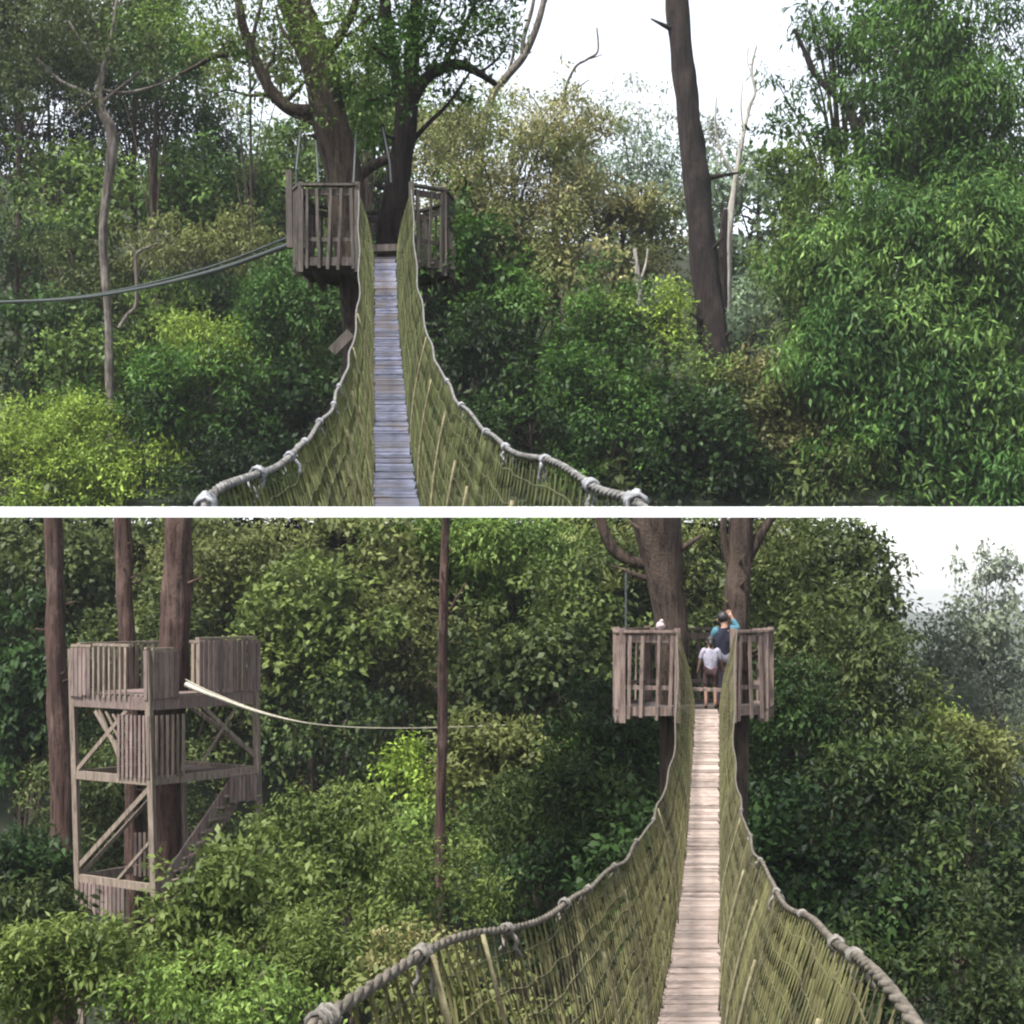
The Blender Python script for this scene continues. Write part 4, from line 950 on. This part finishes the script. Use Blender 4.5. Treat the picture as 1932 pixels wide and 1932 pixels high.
# valley background
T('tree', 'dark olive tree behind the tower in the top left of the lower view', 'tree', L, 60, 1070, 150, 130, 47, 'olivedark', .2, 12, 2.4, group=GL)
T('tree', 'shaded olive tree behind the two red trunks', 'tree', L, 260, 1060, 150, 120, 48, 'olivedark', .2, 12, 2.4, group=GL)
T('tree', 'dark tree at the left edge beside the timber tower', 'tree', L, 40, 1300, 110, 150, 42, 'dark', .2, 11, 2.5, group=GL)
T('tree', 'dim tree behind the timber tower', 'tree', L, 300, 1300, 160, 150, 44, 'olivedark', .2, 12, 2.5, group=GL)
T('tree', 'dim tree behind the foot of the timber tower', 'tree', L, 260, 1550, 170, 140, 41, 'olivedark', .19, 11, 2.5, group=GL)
T('tree', 'brownish olive tree right of the red trunks', 'tree', L, 440, 1060, 130, 110, 46, 'olive', .19, 12, 2.2, group=GL)
T('tree', 'yellowish green tree right of the tower rail', 'tree', L, 580, 1190, 125, 120, 43.5, 'grass', .18, 12, 2.3, group=GL)
T('tree', 'olive tree at the top of the lower view right of the brownish one', 'tree', L, 640, 1040, 130, 95, 47, 'olive', .19, 11, 2.3, group=GL)
T('tree', 'pale flecked green tree behind the top of the thin pinkish trunk', 'tree', L, 840, 1050, 140, 110, 48, 'mid', .19, 12, 2.1, group=GL)
T('tree', 'dusky olive tree behind the middle of the thin pinkish trunk', 'tree', L, 770, 1220, 130, 110, 44, 'olive', .19, 11, 2.3, group=GL)
T('tree', 'grey green tree at the top middle of the lower view', 'tree', L, 1010, 1060, 120, 110, 48.5, 'mid', .19, 11, 1.9, group=GL)
T('tree', 'grassy green tree left of the pinkish platform', 'tree', L, 1090, 1160, 110, 100, 45, 'grass', .18, 10, 2.2, group=GL)
T('tree', 'brown olive feathery tree between the thin trunk and the platform', 'tree', L, 980, 1270, 140, 110, 42, 'olivedark', .18, 11, 2.4, group=GL)
T('tree', 'olive tree directly behind the pinkish platform', 'tree', L, 1260, 1120, 150, 130, 46, 'olivedark', .18, 12, 1.9, group=GL)
T('tree', 'dark tree filling the gap under the pinkish platform', 'tree', L, 1320, 1380, 130, 130, 42, 'dark', .2, 10, 2.4, group=GL)
T('tree', 'dark mossy tree under the pale cable bridge', 'tree', L, 650, 1390, 130, 85, 40, 'mossy', .19, 10, 2.3, group=GL)
T('tree', 'lime tipped tree behind the lower half of the thin pinkish trunk', 'tree', L, 800, 1450, 95, 65, 38.5, 'lime', .16, 9, 2.0, group=GL)
T('tree', 'green tree right of the thin pinkish trunk', 'tree', L, 950, 1460, 120, 100, 37, 'olive', .17, 11, 2.5, group=GL)
T('tree', 'dark tree left of the upper part of the pale bridge', 'tree', L, 1150, 1420, 110, 120, 35, 'dark', .17, 11, 2.6, group=GL)
T('tree', 'mottled dark green tree beside the left net of the pale bridge', 'tree', L, 1060, 1560, 140, 110, 34, 'mossy', .16, 11, 2.6, group=GL)
T('tree', 'shadowy tree in the hollow left of the pale bridge', 'tree', L, 1020, 1700, 150, 110, 33, 'dark', .16, 10, 2.6, group=GL)
T('tree', 'green tree behind the foot of the thin pinkish trunk', 'tree', L, 840, 1590, 130, 80, 36, 'mid', .16, 10, 2.5, group=GL)
T('tree', 'hidden dark tree seen through the nets of the pale bridge', 'tree', L, 1290, 1680, 190, 170, 32, 'dark', .18, 11, 2.5, group=GL)
# valley right
T('tree', 'tall olive tree with an uneven edge against the white sky', 'tree', L, 1545, 1110, 135, 150, 40, 'olivedark', .17, 15, 2.5, group=GL)
T('tree', 'broad olive green tree right of the pinkish platform', 'tree', L, 1590, 1290, 140, 120, 38, 'olivedark', .17, 13, 2.6, group=GL)
T('tree', 'dark tree close to the right rail of the pinkish platform', 'tree', L, 1500, 1420, 120, 150, 34, 'dark', .17, 13, 2.7, group=GL)
T('shrub', 'yellow lit shrub at the foot of the tall olive tree', 'shrub', L, 1740, 1385, 70, 55, 42, 'lime', .17, 9, 2.0, group=SL, tw=8)
T('tree', 'olive green tree below the yellow lit shrub', 'tree', L, 1830, 1480, 130, 110, 38, 'olive', .17, 11, 2.5, group=GL)
T('tree', 'deep green tree in the middle of the right side of the lower view', 'tree', L, 1660, 1540, 150, 140, 33, 'mossy', .17, 13, 2.7, group=GL)
T('tree', 'dark tree right of the middle of the pale bridge', 'tree', L, 1530, 1630, 140, 140, 31, 'dark', .17, 13, 2.7, group=GL)
T('tree', 'green tree at the right edge beside the pale bridge', 'tree', L, 1830, 1660, 150, 130, 30, 'mossy', .17, 13, 2.7, group=GL)
T('tree', 'deep green tree in the lower right corner', 'tree', L, 1800, 1830, 170, 130, 27, 'mossy', .16, 12, 2.7, group=GL)
T('tree', 'dark tree tucked behind the right net of the pale bridge', 'tree', L, 1620, 1780, 150, 120, 28, 'dark', .16, 11, 2.7, group=GL)
# valley front left
T('tree', 'very dark tree at the left edge below the timber tower', 'tree', L, 40, 1670, 100, 90, 34, 'dark', .17, 11, 2.6, group=GL)
T('shrub', 'dim shrub at the left edge above the bright corner shrub', 'shrub', L, 60, 1720, 90, 60, 27, 'olivedark', .14, 9, 2.6, group=SL, tw=8)
T('shrub', 'bright green feathery shrub covering the right foot of the tower', 'shrub', L, 620, 1590, 150, 95, 25, 'grass', .12, 13, 2.7, group=SL, tw=8)
T('shrub', 'green rounded shrub under the thin pinkish trunk', 'shrub', L, 820, 1690, 140, 80, 24, 'grass', .12, 11, 2.6, group=SL, tw=8)
T('shrub', 'green shrub hiding the front post of the timber tower', 'shrub', L, 290, 1835, 120, 62, 22.5, 'grass', .12, 12, 2.6, group=SL, tw=8)
T('shrub', 'wide bright green shrub in front of the tower foot', 'shrub', L, 450, 1720, 160, 110, 23, 'grass', .12, 13, 2.7, group=SL, tw=8)
T('shrub', 'bright green shrub in the lower left corner', 'shrub', L, 120, 1840, 160, 85, 20, 'grass', .11, 12, 2.7, group=SL, tw=8)
T('shrub', 'mossy green shrub left of the near hand rope of the pale bridge', 'shrub', L, 640, 1790, 160, 90, 21.5, 'grass', .11, 12, 2.7, group=SL, tw=8)
T('shrub', 'olive shrub at the bottom edge left of the near hand rope', 'shrub', L, 400, 1880, 180, 80, 19.5, 'mid', .11, 11, 2.7, group=SL, tw=8)
T('shrub', 'brownish twiggy shrub just behind the near left hand rope', 'shrub', L, 790, 1800, 75, 60, 20.5, 'rust', .09, 9, 1.4, group=SL, tw=8)
T('shrub', 'shrub below the near left net of the pale bridge', 'shrub', L, 850, 1900, 200, 90, 19, 'olive', .11, 11, 2.5, group=SL, tw=8)

# ------------------------------------------------------------------ ground cover
def cover_on(name, zf, pts, leaf, mat, clip, seed):
    root = empty(name, (0, 0, 0), None, None); g = np.random.default_rng(seed)
    bl = [(Vector((x, y, float(zf(x, y)) + .15)), (r, r, r * .6)) for x, y, r in pts]
    o = foliage(name, bl, leaf, mat, root, clip, cover=1.6, seed=seed, hollow=.2)
    o.parent = None; bpy.data.objects.remove(root); o.name = name; o['kind'] = 'stuff'
    o['label'] = 'low green undergrowth covering the upper hillside' if clip == 'U' else 'low dark undergrowth covering the valley floor'; o['category'] = 'undergrowth'
g = np.random.default_rng(77)
pu = []
for i in range(420):
    y = 50.5 + 42 * g.random() ** 1.1; u = -60 + 2060 * g.random(); pu.append(((u - 966) / F * y, y, .8 + .9 * g.random()))
cover_on('undergrowth', uz, pu, .3, LM['olivedark'], 'U', 78)
pl = []
for i in range(420):
    y = 12 + 62 * g.random(); u = -80 + 2100 * g.random(); pl.append(((u - 966) / F * y, y, .8 + .9 * g.random()))
for i in range(160):
    y = 75 + 120 * g.random(); u = 1500 + 600 * g.random(); pl.append(((u - 966) / F * y, y, 1.2 + 1.2 * g.random()))
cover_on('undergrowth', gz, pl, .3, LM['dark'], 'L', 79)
tot = sum(len(o.data.polygons) for o in bpy.data.objects if o.type == 'MESH'); print('FACES', tot)
# ------------------------------------------------------------------ the moist forest air
def haze(density):
    m, n, l = newmat('moist_air'); pv = n.new('ShaderNodeVolumePrincipled')
    pv.inputs['Color'].default_value = (.92, .95, 1, 1); pv.inputs['Density'].default_value = density; pv.inputs['Anisotropy'].default_value = .2
    o = n.new('ShaderNodeOutputMaterial'); l.new(pv.outputs[0], o.inputs['Volume'])
    b = MB(); x0, x1, y0, y1, z0, z1 = -1300, 1300, -1300, 1300, -4, 55
    b.add([(x0, y0, z0), (x1, y0, z0), (x1, y1, z0), (x0, y1, z0), (x0, y0, z1), (x1, y0, z1), (x1, y1, z1), (x0, y1, z1)],
          [(3, 2, 1, 0), (4, 5, 6, 7), (0, 1, 5, 4), (1, 2, 6, 5), (2, 3, 7, 6), (3, 0, 4, 7)])
    h = b.build('haze', m); h['kind'] = 'stuff'; h['label'] = 'pale moist air between the trees'; h['category'] = 'haze'
haze(.00025)
